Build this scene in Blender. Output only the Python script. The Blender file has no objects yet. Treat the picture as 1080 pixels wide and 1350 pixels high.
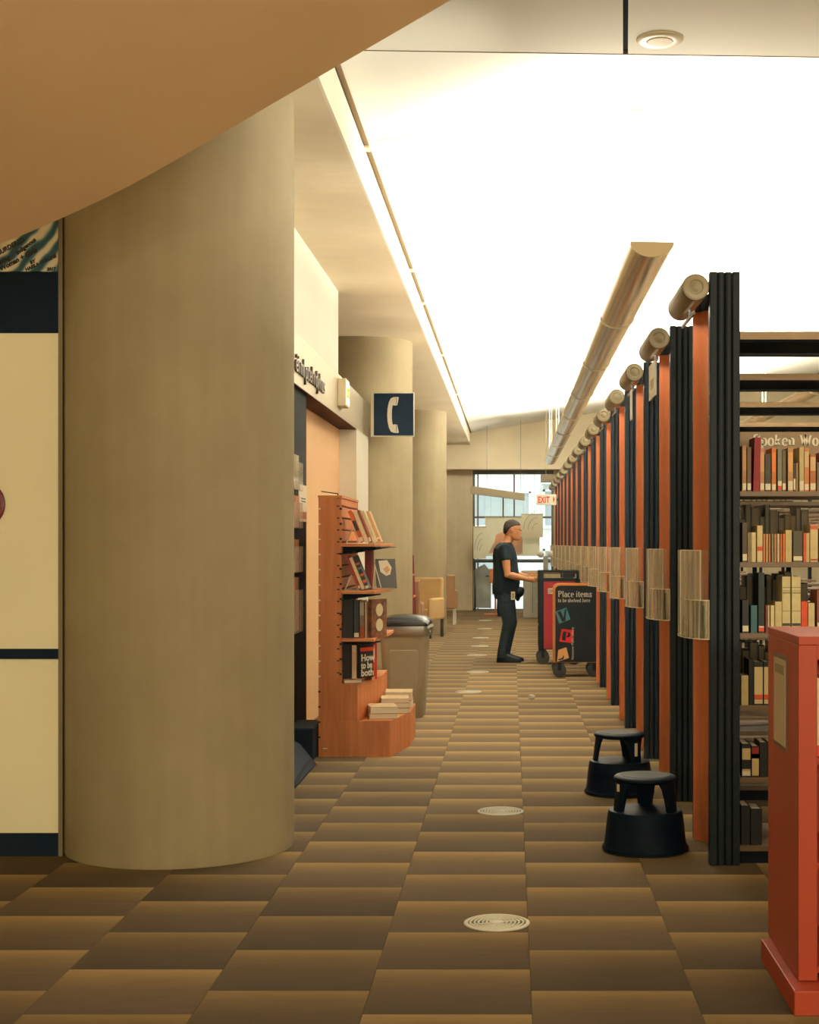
import bpy, bmesh, math, random
from math import pi, sin, cos, radians as R, sqrt
from mathutils import Vector, Matrix, Euler

random.seed(7)
SC = bpy.context.scene
COL = SC.collection

# ------------------------------------------------------------------ camera
F, VX, VY, CH = 1980.0, 674.0, 717.0, 1.46          # focal (px), vanishing point (px), camera height
cam_d = bpy.data.cameras.new('camera')
cam_d.sensor_fit = 'VERTICAL'
cam_d.sensor_height = 36.0
cam_d.lens = F / 1350.0 * 36.0
cam_d.shift_x = (540.0 - VX) / 1350.0
cam_d.shift_y = (VY - 675.0) / 1350.0
cam_d.clip_end = 300
cam = bpy.data.objects.new('camera', cam_d)
cam.location = (0, 0, CH)
cam.rotation_euler = (pi / 2, 0, 0)
COL.objects.link(cam)
SC.camera = cam

# ------------------------------------------------------------------ world, light, exposure
W = bpy.data.worlds.new('daylight')
SC.world = W
W.use_nodes = True
wn = W.node_tree
bgn = wn.nodes['Background']
bgn.inputs['Color'].default_value = (0.92, 0.97, 1.0, 1)
bgn.inputs['Strength'].default_value = 2.7
SC.view_settings.view_transform = 'Standard'
SC.view_settings.look = 'None'
SC.view_settings.exposure = 0.0
SC.view_settings.gamma = 1.0
SC.view_settings.use_curve_mapping = False
SC.cycles.use_denoising = True
SC.cycles.max_bounces = 10
SC.cycles.diffuse_bounces = 6
SC.cycles.transparent_max_bounces = 16
SC.cycles.sample_clamp_indirect = 6.0
PENDANT_W = 1550.0           # W of each pendant's uplight
WARM = (1.0, 0.90, 0.73)
LOBBY_W = 40.0              # W of each unseen fill lamp added over the near space


def area_light(name, loc, rot, sx, sy, watts, col=WARM, spread=pi):
    d = bpy.data.lights.new(name, 'AREA')
    d.shape = 'RECTANGLE'
    d.size, d.size_y = sx, sy
    d.energy = watts
    d.color = col
    d.spread = spread
    o = bpy.data.objects.new(name, d)
    o.location = loc
    o.rotation_euler = rot
    COL.objects.link(o)
    return o


SOFFIT_FILL_W = 5.0               # W of each fill lamp added beside a tube to brighten the soffit
DOWN_W = 1.3                 # W of the downlight in each lamp tube
FRONT_FILL_W = 82.0              # W of each frontal fill lamp, added unseen behind the camera
# unseen fill lamps added above the near space around the camera
for lx, ly in ((-2.4, 1.2), (0.6, -0.6), (3.0, 1.6), (2.6, 5.2)):
    area_light('lobby_fill', (lx, ly, 3.8), (0, 0, 0), 0.6, 0.6, LOBBY_W, (1.0, 0.80, 0.50))

for sx_ in (-1.0, 0.8, 2.6, 4.4):
    area_light('front_fill', (sx_, -2.95, 2.1), (R(112), 0, 0), 0.7, 0.5, FRONT_FILL_W, (1.0, 0.86, 0.60))
for k in range(15):
    area_light('soffit_fill', (0.775, 6.81 + 1.69 * k + 0.30, 2.668), (0, R(180 - 66), 0), 0.05, 0.54, SOFFIT_FILL_W, WARM, R(68))
    area_light('tube_downlight', (0.850, 6.81 + 1.69 * k + 0.30, 2.556), (0, R(12), 0), 0.04, 0.50, DOWN_W, WARM)

for x_ in (-2.2, -0.2, 2.2):
    area_light('far_end_fill', (x_, 30.9, 3.55), (R(35), 0, 0), 0.3, 0.3, 18.0, WARM)  # unseen fill lamps added to brighten the far wall


# ------------------------------------------------------------------ helpers
def lin(c):
    c = c / 255.0
    return c / 12.92 if c <= 0.04045 else ((c + 0.055) / 1.055) ** 2.4


def rgb(r, g, b):
    return (lin(r), lin(g), lin(b), 1.0)


MATS = {}


def mat(name, col, rough=0.6, metal=0.0, var=0.0, scale=8.0, stretch=(1, 1, 1), bump=0.0, spec=0.5, emit=0.0, ecol=None):
    """procedural Principled material: base colour with noise variation and fine relief"""
    if name in MATS:
        return MATS[name]
    m = bpy.data.materials.new(name)
    m.use_nodes = True
    nt = m.node_tree
    b = nt.nodes['Principled BSDF']
    b.inputs['Base Color'].default_value = col
    b.inputs['Roughness'].default_value = rough
    b.inputs['Metallic'].default_value = metal
    b.inputs['Specular IOR Level'].default_value = spec
    if var > 0 or bump > 0:
        tc = nt.nodes.new('ShaderNodeTexCoord')
        mp = nt.nodes.new('ShaderNodeMapping')
        mp.inputs['Scale'].default_value = stretch
        nz = nt.nodes.new('ShaderNodeTexNoise')
        nz.inputs['Scale'].default_value = scale
        nz.inputs['Detail'].default_value = 5
        nt.links.new(tc.outputs['Object'], mp.inputs[0])
        nt.links.new(mp.outputs[0], nz.inputs[0])
        if var > 0:
            rp = nt.nodes.new('ShaderNodeValToRGB')
            rp.color_ramp.elements[0].position = 0.3
            rp.color_ramp.elements[1].position = 0.7
            rp.color_ramp.elements[0].color = tuple(c * (1 - var) for c in col[:3]) + (1,)
            rp.color_ramp.elements[1].color = tuple(min(1, c * (1 + var)) for c in col[:3]) + (1,)
            nt.links.new(nz.outputs['Fac'], rp.inputs[0])
            nt.links.new(rp.outputs[0], b.inputs['Base Color'])
        if bump > 0:
            bp = nt.nodes.new('ShaderNodeBump')
            bp.inputs['Strength'].default_value = bump
            bp.inputs['Distance'].default_value = 0.01
            nt.links.new(nz.outputs['Fac'], bp.inputs['Height'])
            nt.links.new(bp.outputs[0], b.inputs['Normal'])
    if emit > 0:
        b.inputs['Emission Color'].default_value = ecol or col
        b.inputs['Emission Strength'].default_value = emit
    MATS[name] = m
    return m


class MB:
    """collects shapes, builds them as one mesh object"""

    def __init__(s):
        s.v, s.f, s.uv = [], [], None

    def add(s, vs, fs):
        n = len(s.v)
        s.v += [tuple(v) for v in vs]
        s.f += [tuple(i + n for i in f) for f in fs]
        return s

    def box(s, x0, x1, y0, y1, z0, z1):
        return s.add([(x0, y0, z0), (x1, y0, z0), (x1, y1, z0), (x0, y1, z0), (x0, y0, z1), (x1, y0, z1), (x1, y1, z1), (x0, y1, z1)],
                     [(3, 2, 1, 0), (4, 5, 6, 7), (0, 1, 5, 4), (1, 2, 6, 5), (2, 3, 7, 6), (3, 0, 4, 7)])

    def obox(s, size, M):
        x, y, z = [k / 2 for k in size]
        vs = [M @ Vector(p) for p in ((-x, -y, -z), (x, -y, -z), (x, y, -z), (-x, y, -z), (-x, -y, z), (x, -y, z), (x, y, z), (-x, y, z))]
        return s.add(vs, [(3, 2, 1, 0), (4, 5, 6, 7), (0, 1, 5, 4), (1, 2, 6, 5), (2, 3, 7, 6), (3, 0, 4, 7)])

    def prism(s, poly, a, b, axis='z'):
        """poly of 2D points (counter-clockwise) extruded from a to b along axis"""
        n = len(poly)

        def P(p, t):
            return {'z': (p[0], p[1], t), 'y': (p[0], t, p[1]), 'x': (t, p[0], p[1])}[axis]
        vs = [P(p, a) for p in poly] + [P(p, b) for p in poly]
        fs = [tuple(reversed(range(n))), tuple(range(n, 2 * n))]
        fs += [(i, (i + 1) % n, n + (i + 1) % n, n + i) for i in range(n)]
        return s.add(vs, fs)

    def tube(s, pts, r, seg=8, cap=True):
        pts = [Vector(p) for p in pts]
        rs = r if isinstance(r, (list, tuple)) else [r] * len(pts)
        rings = []
        up = Vector((0, 0, 1))
        prev = None
        for i, p in enumerate(pts):
            d = (pts[min(i + 1, len(pts) - 1)] - pts[max(i - 1, 0)]).normalized()
            if prev is None:
                a = d.cross(up)
                if a.length < 1e-3:
                    a = d.cross(Vector((0, 1, 0)))
                a.normalize()
            else:
                a = (prev - d * prev.dot(d)).normalized()
            prev = a
            b = d.cross(a)
            rings.append([p + (a * cos(2 * pi * k / seg) + b * sin(2 * pi * k / seg)) * rs[i] for k in range(seg)])
        return s.loft(rings, cap)

    def loft(s, rings, cap=True):
        seg = len(rings[0])
        vs = [v for r_ in rings for v in r_]
        fs = []
        for i in range(len(rings) - 1):
            for k in range(seg):
                fs.append((i * seg + k, i * seg + (k + 1) % seg, (i + 1) * seg + (k + 1) % seg, (i + 1) * seg + k))
        if cap:
            fs.append(tuple(reversed(range(seg))))
            fs.append(tuple(range((len(rings) - 1) * seg, len(rings) * seg)))
        return s.add(vs, fs)

    def lathe(s, prof, c=(0, 0, 0), seg=32, axis='z'):
        rings = []
        for r_, z in prof:
            ring = []
            for k in range(seg):
                a = 2 * pi * k / seg
                if axis == 'z':
                    ring.append((c[0] + r_ * cos(a), c[1] + r_ * sin(a), c[2] + z))
                else:
                    ring.append((c[0] + r_ * cos(a), c[1] + z, c[2] + r_ * sin(a)))
            rings.append(ring)
        return s.loft(rings)

    def ball(s, c, rx, ry=None, rz=None, seg=14, rings=9):
        ry = ry or rx
        rz = rz or rx
        rr = []
        for i in range(rings):
            t = -pi / 2 + pi * (i + 0.5) / rings
            rr.append([(c[0] + rx * cos(t) * cos(2 * pi * k / seg), c[1] + ry * cos(t) * sin(2 * pi * k / seg), c[2] + rz * sin(t)) for k in range(seg)])
        return s.loft(rr)

    def build(s, name, m, parent=None, smooth=False, bevel=0.0, loc=None, rot=None, fix=True):
        me = bpy.data.meshes.new(name)
        me.from_pydata(s.v, [], s.f)
        if fix:
            bm = bmesh.new()
            bm.from_mesh(me)
            bmesh.ops.recalc_face_normals(bm, faces=bm.faces)
            if smooth:
                for e in bm.edges:
                    if len(e.link_faces) == 2 and e.calc_face_angle(0) > 0.7:
                        e.smooth = False
            bm.to_mesh(me)
            bm.free()
        if smooth:
            me.polygons.foreach_set('use_smooth', [True] * len(me.polygons))
        me.materials.append(m)
        o = bpy.data.objects.new(name, me)
        COL.objects.link(o)
        if parent:
            o.parent = parent
        if loc:
            o.location = loc
        if rot:
            o.rotation_euler = rot
        if bevel > 0:
            b = o.modifiers.new('bevel', 'BEVEL')
            b.width = bevel
            b.segments = 2
            b.limit_method = 'ANGLE'
        return o


def tag(o, label=None, cat=None, group=None, kind=None):
    if label:
        o['label'] = label
    if cat:
        o['category'] = cat
    if group:
        o['group'] = group
    if kind:
        o['kind'] = kind
    return o


def empty(name, loc=(0, 0, 0), rz=0.0, label=None, cat=None, group=None, kind=None):
    o = bpy.data.objects.new(name, None)
    o.location = loc
    o.rotation_euler = (0, 0, rz)
    o.empty_display_size = 0.1
    COL.objects.link(o)
    return tag(o, label, cat, group, kind)


def structure(o):
    o['kind'] = 'structure'
    return o


def copy_tree(o, parent=None):
    c = o.copy()
    COL.objects.link(c)
    c.parent = parent
    for ch in list(o.children):
        copy_tree(ch, c)
    return c


def text_mesh(name, s, size, m, parent, loc, rot=(pi / 2, 0, 0), extrude=0.001, align='LEFT', sx=1.0, shear=0.0, bold=0.0):
    cu = bpy.data.curves.new('lettering', 'FONT')
    cu.body = s
    cu.size = size
    cu.extrude = extrude
    cu.align_x = align
    cu.shear = shear
    cu.offset = bold
    cu.resolution_u = 3
    t = bpy.data.objects.new('lettering', cu)
    COL.objects.link(t)
    dg = bpy.context.evaluated_depsgraph_get()
    dg.update()
    me = bpy.data.meshes.new_from_object(t.evaluated_get(dg))
    me.name = name
    bpy.data.objects.remove(t)
    bpy.data.curves.remove(cu)
    me.materials.clear()
    me.materials.append(m)
    o = bpy.data.objects.new(name, me)
    COL.objects.link(o)
    o.parent = parent
    o.location = loc
    o.rotation_euler = rot
    o.scale = (sx, 1, 1)
    return o


# a high-contrast serif face drawn with a broad pen (cap height 1)
def _arc(cx, cy, rx, ry, a0, a1, n=10):
    return [(cx + rx * cos(R(a0 + (a1 - a0) * i / n)), cy + ry * sin(R(a0 + (a1 - a0) * i / n))) for i in range(n + 1)]


XH = 0.66
GLYPH = {
    'P': (.70, [[(.18, 0), (.18, 1)], _arc(.3, .74, .3, .26, 90, -90), [(.18, 1), (.3, 1)], [(.18, .48), (.3, .48)], ('s', .18, 0), ('s', .14, 1)]),
    'S': (.62, [_arc(.3, .75, .2, .25, 20, 270), _arc(.3, .25, .24, .25, 90, -160), [(.52, .98), (.52, .72)], [(.06, .02), (.06, .3)]]),
    'W': (1.1, [[(.1, 1), (.34, 0)], [(.34, 0), (.55, .95)], [(.52, 1), (.76, 0)], [(.76, 0), (1.0, 1)], ('s', .1, 1), ('s', .54, 1), ('s', 1.0, 1)]),
    'a': (.56, [_arc(.27, .47, .17, .19, 160, 0), [(.44, .47), (.44, .04)], _arc(.26, .2, .19, .2, 50, 330), ('s', .48, 0)]),
    'b': (.60, [[(.14, 0), (.14, 1)], _arc(.32, .33, .2, .33, 140, -150), ('h', .1, 1)]),
    'c': (.50, [_arc(.28, .33, .2, .33, 45, 315)]),
    'd': (.60, [[(.46, 0), (.46, 1)], _arc(.27, .33, .2, .33, 40, 330), ('h', .42, 1), ('s', .5, 0)]),
    'e': (.52, [_arc(.27, .33, .2, .33, 0, 315), [(.08, .35), (.46, .35)]]),
    'h': (.64, [[(.14, 0), (.14, 1)], _arc(.3, .44, .18, .22, 150, 0), [(.48, .44), (.48, 0)], ('s', .14, 0), ('s', .48, 0), ('h', .1, 1)]),
    'i': (.30, [[(.15, 0), (.15, XH)], [(.15, .84), (.15, .96)], ('s', .15, 0), ('h', .11, XH)]),
    'k': (.62, [[(.14, 0), (.14, 1)], [(.16, .28), (.46, XH)], [(.24, .36), (.5, 0)], ('s', .14, 0), ('s', .5, 0), ('s', .46, XH), ('h', .1, 1)]),
    'l': (.30, [[(.15, 0), (.15, 1)], ('s', .15, 0), ('h', .11, 1)]),
    'm': (.94, [[(.14, 0), (.14, XH)], _arc(.28, .44, .17, .22, 150, 0), [(.45, .44), (.45, 0)], _arc(.6, .44, .17, .22, 150, 0), [(.77, .44), (.77, 0)], ('s', .14, 0), ('s', .45, 0), ('s', .77, 0), ('h', .1, XH)]),
    'n': (.64, [[(.14, 0), (.14, XH)], _arc(.3, .44, .18, .22, 150, 0), [(.48, .44), (.48, 0)], ('s', .14, 0), ('s', .48, 0), ('h', .1, XH)]),
    'o': (.56, [_arc(.28, .33, .21, .33, 0, 360, 18)]),
    'p': (.60, [[(.14, -.3), (.14, XH)], _arc(.32, .33, .2, .33, 140, -150), ('s', .14, -.3), ('h', .1, XH)]),
    'r': (.48, [[(.14, 0), (.14, XH)], _arc(.32, .46, .16, .2, 160, 40), ('s', .14, 0), ('h', .1, XH)]),
    's': (.44, [_arc(.22, .5, .13, .16, 20, 270), _arc(.22, .17, .15, .17, 90, -160), [(.36, .64), (.36, .48)], [(.06, .02), (.06, .2)]]),
    't': (.38, [[(.18, .1), (.18, .86)], _arc(.28, .1, .1, .1, 180, 300), [(.04, XH), (.34, XH)]]),
    'v': (.56, [[(.06, XH), (.28, 0)], [(.28, 0), (.48, XH)], ('s', .08, XH), ('s', .48, XH)]),
}


def serif_text(name, s, size, m, parent, loc, rot=(0, 0, 0), gap=0.03, thick=.14, thin=.05, sx=1.0):
    """flat lettering in local XZ, facing -Y"""
    mb = MB()
    x = 0.0
    depth = 0.0015
    for ch in s:
        if ch == ' ':
            x += .34
            continue
        w, strokes = GLYPH[ch]
        for st in strokes:
            if st[0] in ('s', 'h'):
                k, cx, cy = st
                h = .03
                x0, x1 = (cx - .12, cx + .12) if k == 's' else (cx - .08, cx + .05)
                y0 = cy if cy <= 0 else cy - 2 * h
                poly = [(x0, y0), (x1, y0), (x1, y0 + 2 * h), (x0, y0 + 2 * h)]
                mb.prism([((x + a) * size * sx, b * size) for a, b in poly], -depth, 0, 'y')
                continue
            P = [Vector((a, b)) for a, b in st]
            L, Rr = [], []
            for i, p in enumerate(P):
                d = (P[min(i + 1, len(P) - 1)] - P[max(i - 1, 0)]).normalized()
                wd = (thin + (thick - thin) * abs(d.y) ** 1.5) / 2
                nrm = Vector((-d.y, d.x))
                L.append(p + nrm * wd)
                Rr.append(p - nrm * wd)
            for i in range(len(P) - 1):
                q = [Rr[i], Rr[i + 1], L[i + 1], L[i]]
                mb.prism([((x + a.x) * size * sx, a.y * size) for a in q], -depth, 0, 'y')
        x += w + gap
    return mb.build(name, m, parent, loc=loc, rot=rot, fix=False)


# ------------------------------------------------------------------ materials
def concrete_mat(name, c0, c1, flat=False):
    m = bpy.data.materials.new(name)
    m.use_nodes = True
    nt = m.node_tree
    b = nt.nodes['Principled BSDF']
    b.inputs['Roughness'].default_value = 0.75
    tc = nt.nodes.new('ShaderNodeTexCoord')
    n1 = nt.nodes.new('ShaderNodeTexNoise')
    n1.inputs['Scale'].default_value = 1.6
    n1.inputs['Detail'].default_value = 7
    n1.inputs['Roughness'].default_value = 0.62
    nt.links.new(tc.outputs['Object'], n1.inputs[0])
    mp = nt.nodes.new('ShaderNodeMapping')
    mp.inputs['Scale'].default_value = ((1.2, 5, 1) if flat else (5, 5, 0.25))
    n2 = nt.nodes.new('ShaderNodeTexNoise')
    n2.inputs['Scale'].default_value = 2.2
    n2.inputs['Detail'].default_value = 4
    nt.links.new(tc.outputs['Object'], mp.inputs[0])
    nt.links.new(mp.outputs[0], n2.inputs[0])
    mx = nt.nodes.new('ShaderNodeMath')
    mx.operation = 'MULTIPLY_ADD'
    mx.inputs[1].default_value = 0.3
    nt.links.new(n2.outputs['Fac'], mx.inputs[0])
    mul = nt.nodes.new('ShaderNodeMath')
    mul.operation = 'MULTIPLY'
    mul.inputs[1].default_value = 0.7
    nt.links.new(n1.outputs['Fac'], mul.inputs[0])
    nt.links.new(mul.outputs[0], mx.inputs[2])
    rp = nt.nodes.new('ShaderNodeValToRGB')
    rp.color_ramp.elements[0].position = 0.30
    rp.color_ramp.elements[0].color = c0
    rp.color_ramp.elements[1].position = 0.68
    rp.color_ramp.elements[1].color = c1
    nt.links.new(mx.outputs[0], rp.inputs[0])
    nt.links.new(rp.outputs[0], b.inputs['Base Color'])
    bp = nt.nodes.new('ShaderNodeBump')
    bp.inputs['Strength'].default_value = 0.08
    nt.links.new(n1.outputs['Fac'], bp.inputs['Height'])
    nt.links.new(bp.outputs[0], b.inputs['Normal'])
    return m


def carpet_mat():
    m = bpy.data.materials.new('carpet')
    m.use_nodes = True
    nt = m.node_tree
    b = nt.nodes['Principled BSDF']
    b.inputs['Roughness'].default_value = 0.95
    b.inputs['Specular IOR Level'].default_value = 0.15
    uv = nt.nodes.new('ShaderNodeUVMap')
    uv.uv_map = 'UVMap'
    sp = nt.nodes.new('ShaderNodeSeparateXYZ')
    nt.links.new(uv.outputs[0], sp.inputs[0])
    at = nt.nodes.new('ShaderNodeAttribute')
    at.attribute_name = 'tone'
    tc = nt.nodes.new('ShaderNodeTexCoord')
    mp = nt.nodes.new('ShaderNodeMapping')
    mp.inputs['Scale'].default_value = (1.5, 14, 1)
    nz = nt.nodes.new('ShaderNodeTexNoise')
    nz.inputs['Scale'].default_value = 3.0
    nt.links.new(tc.outputs['Object'], mp.inputs[0])
    nt.links.new(mp.outputs[0], nz.inputs[0])
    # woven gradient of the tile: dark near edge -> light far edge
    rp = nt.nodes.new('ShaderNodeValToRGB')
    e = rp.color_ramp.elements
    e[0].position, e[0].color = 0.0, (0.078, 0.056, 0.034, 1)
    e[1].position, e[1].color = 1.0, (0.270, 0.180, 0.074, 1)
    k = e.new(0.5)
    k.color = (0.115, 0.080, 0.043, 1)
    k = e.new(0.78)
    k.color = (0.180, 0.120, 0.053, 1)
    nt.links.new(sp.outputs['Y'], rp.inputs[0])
    fib = nt.nodes.new('ShaderNodeTexNoise')
    fib.inputs['Scale'].default_value = 260
    nt.links.new(tc.outputs['Object'], fib.inputs[0])

    def math(op, a, b2):
        n = nt.nodes.new('ShaderNodeMath')
        n.operation = op
        for i, q in enumerate((a, b2)):
            if isinstance(q, float):
                n.inputs[i].default_value = q
            else:
                nt.links.new(q, n.inputs[i])
        return n.outputs[0]
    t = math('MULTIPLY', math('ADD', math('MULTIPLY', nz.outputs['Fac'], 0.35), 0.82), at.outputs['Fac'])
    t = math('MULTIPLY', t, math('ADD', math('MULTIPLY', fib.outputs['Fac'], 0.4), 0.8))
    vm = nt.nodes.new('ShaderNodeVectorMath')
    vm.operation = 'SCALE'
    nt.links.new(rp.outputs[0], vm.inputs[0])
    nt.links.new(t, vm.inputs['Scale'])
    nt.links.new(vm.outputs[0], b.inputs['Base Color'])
    bp = nt.nodes.new('ShaderNodeBump')
    bp.inputs['Strength'].default_value = 0.25
    bp.inputs['Distance'].default_value = 0.004
    nt.links.new(fib.outputs['Fac'], bp.inputs['Height'])
    nt.links.new(bp.outputs[0], b.inputs['Normal'])
    return m


def wood_mat(name, c0, c1, scale=3.0, stretch=(8, 8, 0.7), rough=0.45):
    m = bpy.data.materials.new(name)
    m.use_nodes = True
    nt = m.node_tree
    b = nt.nodes['Principled BSDF']
    b.inputs['Roughness'].default_value = rough
    tc = nt.nodes.new('ShaderNodeTexCoord')
    mp = nt.nodes.new('ShaderNodeMapping')
    mp.inputs['Scale'].default_value = stretch
    nz = nt.nodes.new('ShaderNodeTexNoise')
    nz.inputs['Scale'].default_value = scale
    nz.inputs['Detail'].default_value = 6
    nz.inputs['Distortion'].default_value = 0.6
    nt.links.new(tc.outputs['Object'], mp.inputs[0])
    nt.links.new(mp.outputs[0], nz.inputs[0])
    rp = nt.nodes.new('ShaderNodeValToRGB')
    rp.color_ramp.elements[0].position = 0.3
    rp.color_ramp.elements[1].position = 0.7
    rp.color_ramp.elements[0].color = c0
    rp.color_ramp.elements[1].color = c1
    nt.links.new(nz.outputs['Fac'], rp.inputs[0])
    nt.links.new(rp.outputs[0], b.inputs['Base Color'])
    return m


def glass_mat(name, tint=(0.97, 1.0, 0.98, 1), refl=0.12, rough=0.03, edge=0.45):
    m = bpy.data.materials.new(name)
    m.use_nodes = True
    nt = m.node_tree
    out = nt.nodes['Material Output']
    nt.nodes.remove(nt.nodes['Principled BSDF'])
    tr = nt.nodes.new('ShaderNodeBsdfTransparent')
    tr.inputs[0].default_value = tint
    gl = nt.nodes.new('ShaderNodeBsdfGlossy')
    gl.inputs['Roughness'].default_value = rough
    lw = nt.nodes.new('ShaderNodeLayerWeight')
    lw.inputs['Blend'].default_value = 0.25
    ad = nt.nodes.new('ShaderNodeMath')
    ad.operation = 'MULTIPLY_ADD'
    ad.inputs[1].default_value = edge
    ad.inputs[2].default_value = refl
    ad.use_clamp = True
    nt.links.new(lw.outputs['Fresnel'], ad.inputs[0])
    mx = nt.nodes.new('ShaderNodeMixShader')
    nt.links.new(ad.outputs[0], mx.inputs[0])
    nt.links.new(tr.outputs[0], mx.inputs[1])
    nt.links.new(gl.outputs[0], mx.inputs[2])
    nt.links.new(mx.outputs[0], out.inputs[0])
    return m


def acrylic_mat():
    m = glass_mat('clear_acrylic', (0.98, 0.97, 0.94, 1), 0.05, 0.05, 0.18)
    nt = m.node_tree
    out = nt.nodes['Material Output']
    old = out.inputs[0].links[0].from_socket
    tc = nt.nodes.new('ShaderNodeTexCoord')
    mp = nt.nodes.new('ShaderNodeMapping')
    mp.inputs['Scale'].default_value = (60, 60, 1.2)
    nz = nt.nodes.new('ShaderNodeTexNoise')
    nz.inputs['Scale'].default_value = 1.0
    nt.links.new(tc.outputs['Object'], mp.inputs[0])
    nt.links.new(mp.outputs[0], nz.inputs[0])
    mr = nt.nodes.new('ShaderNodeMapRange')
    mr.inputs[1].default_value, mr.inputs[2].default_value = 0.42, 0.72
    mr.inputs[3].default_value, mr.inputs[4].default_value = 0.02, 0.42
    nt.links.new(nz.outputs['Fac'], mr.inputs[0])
    df = nt.nodes.new('ShaderNodeBsdfDiffuse')  # pale streaks mixed in stand for reflections on the plastic
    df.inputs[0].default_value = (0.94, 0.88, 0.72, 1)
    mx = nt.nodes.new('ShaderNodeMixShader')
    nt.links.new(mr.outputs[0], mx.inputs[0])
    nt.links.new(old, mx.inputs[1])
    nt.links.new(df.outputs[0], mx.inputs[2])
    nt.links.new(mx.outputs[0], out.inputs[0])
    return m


def artwork_mat():
    m = bpy.data.materials.new('wave_painting')
    m.use_nodes = True
    nt = m.node_tree
    b = nt.nodes['Principled BSDF']
    b.inputs['Roughness'].default_value = 0.6
    tc = nt.nodes.new('ShaderNodeTexCoord')
    mp = nt.nodes.new('ShaderNodeMapping')
    mp.inputs['Rotation'].default_value = (0, R(50), 0)
    wv = nt.nodes.new('ShaderNodeTexWave')
    wv.bands_direction = 'Z'
    wv.inputs['Scale'].default_value = 4.2
    wv.inputs['Distortion'].default_value = 7.0
    wv.inputs['Detail'].default_value = 2.0
    wv.inputs['Detail Scale'].default_value = 1.0
    nt.links.new(tc.outputs['Object'], mp.inputs[0])
    nt.links.new(mp.outputs[0], wv.inputs[0])
    rp = nt.nodes.new('ShaderNodeValToRGB')
    e = rp.color_ramp.elements
    e[0].position, e[0].color = 0.1, (0.03, 0.10, 0.14, 1)
    e[1].position, e[1].color = 0.9, (0.85, 0.78, 0.60, 1)
    k = e.new(0.42)
    k.color = (0.09, 0.27, 0.36, 1)
    k = e.new(0.6)
    k.color = (0.50, 0.50, 0.44, 1)
    nt.links.new(wv.outputs['Fac'], rp.inputs[0])
    nt.links.new(rp.outputs[0], b.inputs['Base Color'])
    return m


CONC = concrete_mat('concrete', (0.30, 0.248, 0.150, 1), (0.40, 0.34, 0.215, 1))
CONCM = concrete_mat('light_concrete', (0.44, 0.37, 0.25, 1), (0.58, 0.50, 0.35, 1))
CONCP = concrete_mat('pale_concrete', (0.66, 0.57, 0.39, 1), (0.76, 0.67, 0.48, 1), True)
CARPET = carpet_mat()
CEIL = mat('ceiling_paint', (0.84, 0.85, 0.78, 1), 0.8, var=0.02, scale=1.5)
SLOT = mat('dark_gap', (0.02, 0.018, 0.014, 1), 0.9)
CREAM = mat('cream_paint', (0.90, 0.84, 0.60, 1), 0.6, var=0.03, scale=2.0)
WHITEWALL = mat('white_wall_paint', (0.80, 0.79, 0.70, 1), 0.7, var=0.02, scale=2.0)
PEACH = mat('peach_paint', (0.76, 0.48, 0.25, 1), 0.6, var=0.03, scale=2.0)
TAN = mat('tan_plaster', (0.88, 0.61, 0.34, 1), 0.8, var=0.02, scale=3.0)
NAVY = mat('navy_paint', (0.010, 0.021, 0.040, 1), 0.75, spec=0.12)
DARK = mat('dark_post_paint', (0.016, 0.024, 0.033, 1), 0.5, var=0.1, scale=20, spec=0.2)
BLACK = mat('black_plastic', (0.009, 0.017, 0.028, 1), 0.65, spec=0.15)
STOOLM = mat('stool_black', (0.0045, 0.011, 0.022, 1), 0.46, var=0.1, scale=30, spec=0.07)
METAL = mat('brushed_metal', (0.52, 0.44, 0.32, 1), 0.38, 1.0, var=0.1, scale=6, stretch=(1, 1, 14))
LAMPM = mat('lamp_tube_bronze', (0.23, 0.19, 0.12, 1), 0.42, 0.4, var=0.05, scale=10)
PENDM = mat('pendant_metal', (0.74, 0.60, 0.40, 1), 0.22, 0.95)
ORANGE = mat('orange_panel', (0.58, 0.178, 0.068, 1), 0.42, var=0.04, scale=10, stretch=(6, 6, 0.5))
ORANGE2 = mat('orange_laminate', (0.36, 0.054, 0.026, 1), 0.42, var=0.05, scale=3, stretch=(1, 1, 0.3), spec=0.25)
CANOP = mat('canopy_tan', (0.30, 0.20, 0.105, 1), 0.45, var=0.05, scale=12)
SHELFM = mat('shelf_metal', (0.165, 0.108, 0.066, 1), 0.45, var=0.05, scale=12)
WOOD = wood_mat('cherry_wood', (0.45, 0.14, 0.045, 1), (0.60, 0.21, 0.074, 1))
WOODH = wood_mat('cherry_wood_flat', (0.44, 0.15, 0.048, 1), (0.60, 0.235, 0.082, 1), stretch=(1, 6, 6))
CLIPM = mat('pale_clip', (0.75, 0.68, 0.52, 1), 0.4)
PAPER = mat('paper', (0.78, 0.72, 0.58, 1), 0.8)
LABELM = mat('label_paper', (0.72, 0.66, 0.50, 1), 0.7)
REDL = mat('red_sticker', (0.80, 0.07, 0.03, 1), 0.6)
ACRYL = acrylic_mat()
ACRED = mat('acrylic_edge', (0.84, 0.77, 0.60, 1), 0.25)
GLASS = glass_mat('window_glass', (0.95, 1.0, 0.98, 1), 0.03, 0.01)
LETTER = mat('white_lettering', (0.80, 0.76, 0.64, 1), 0.6)
INK = mat('dark_lettering', (0.015, 0.018, 0.022, 1), 0.5)
STEEL = mat('vent_metal', (0.60, 0.57, 0.46, 1), 0.45, 0.0)
GREY = mat('grey_plastic', (0.30, 0.255, 0.17, 1), 0.5, var=0.04, scale=12)

# ------------------------------------------------------------------ setting: floor with carpet tiles
floor = structure(MB().box(-4.6, 7.1, -3.1, 33.6, -0.2, -0.012).build('floor', SLOT))
TW, TD = 0.527, 0.4925      # tile width across and depth along the aisle
X0 = 0.065


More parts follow.
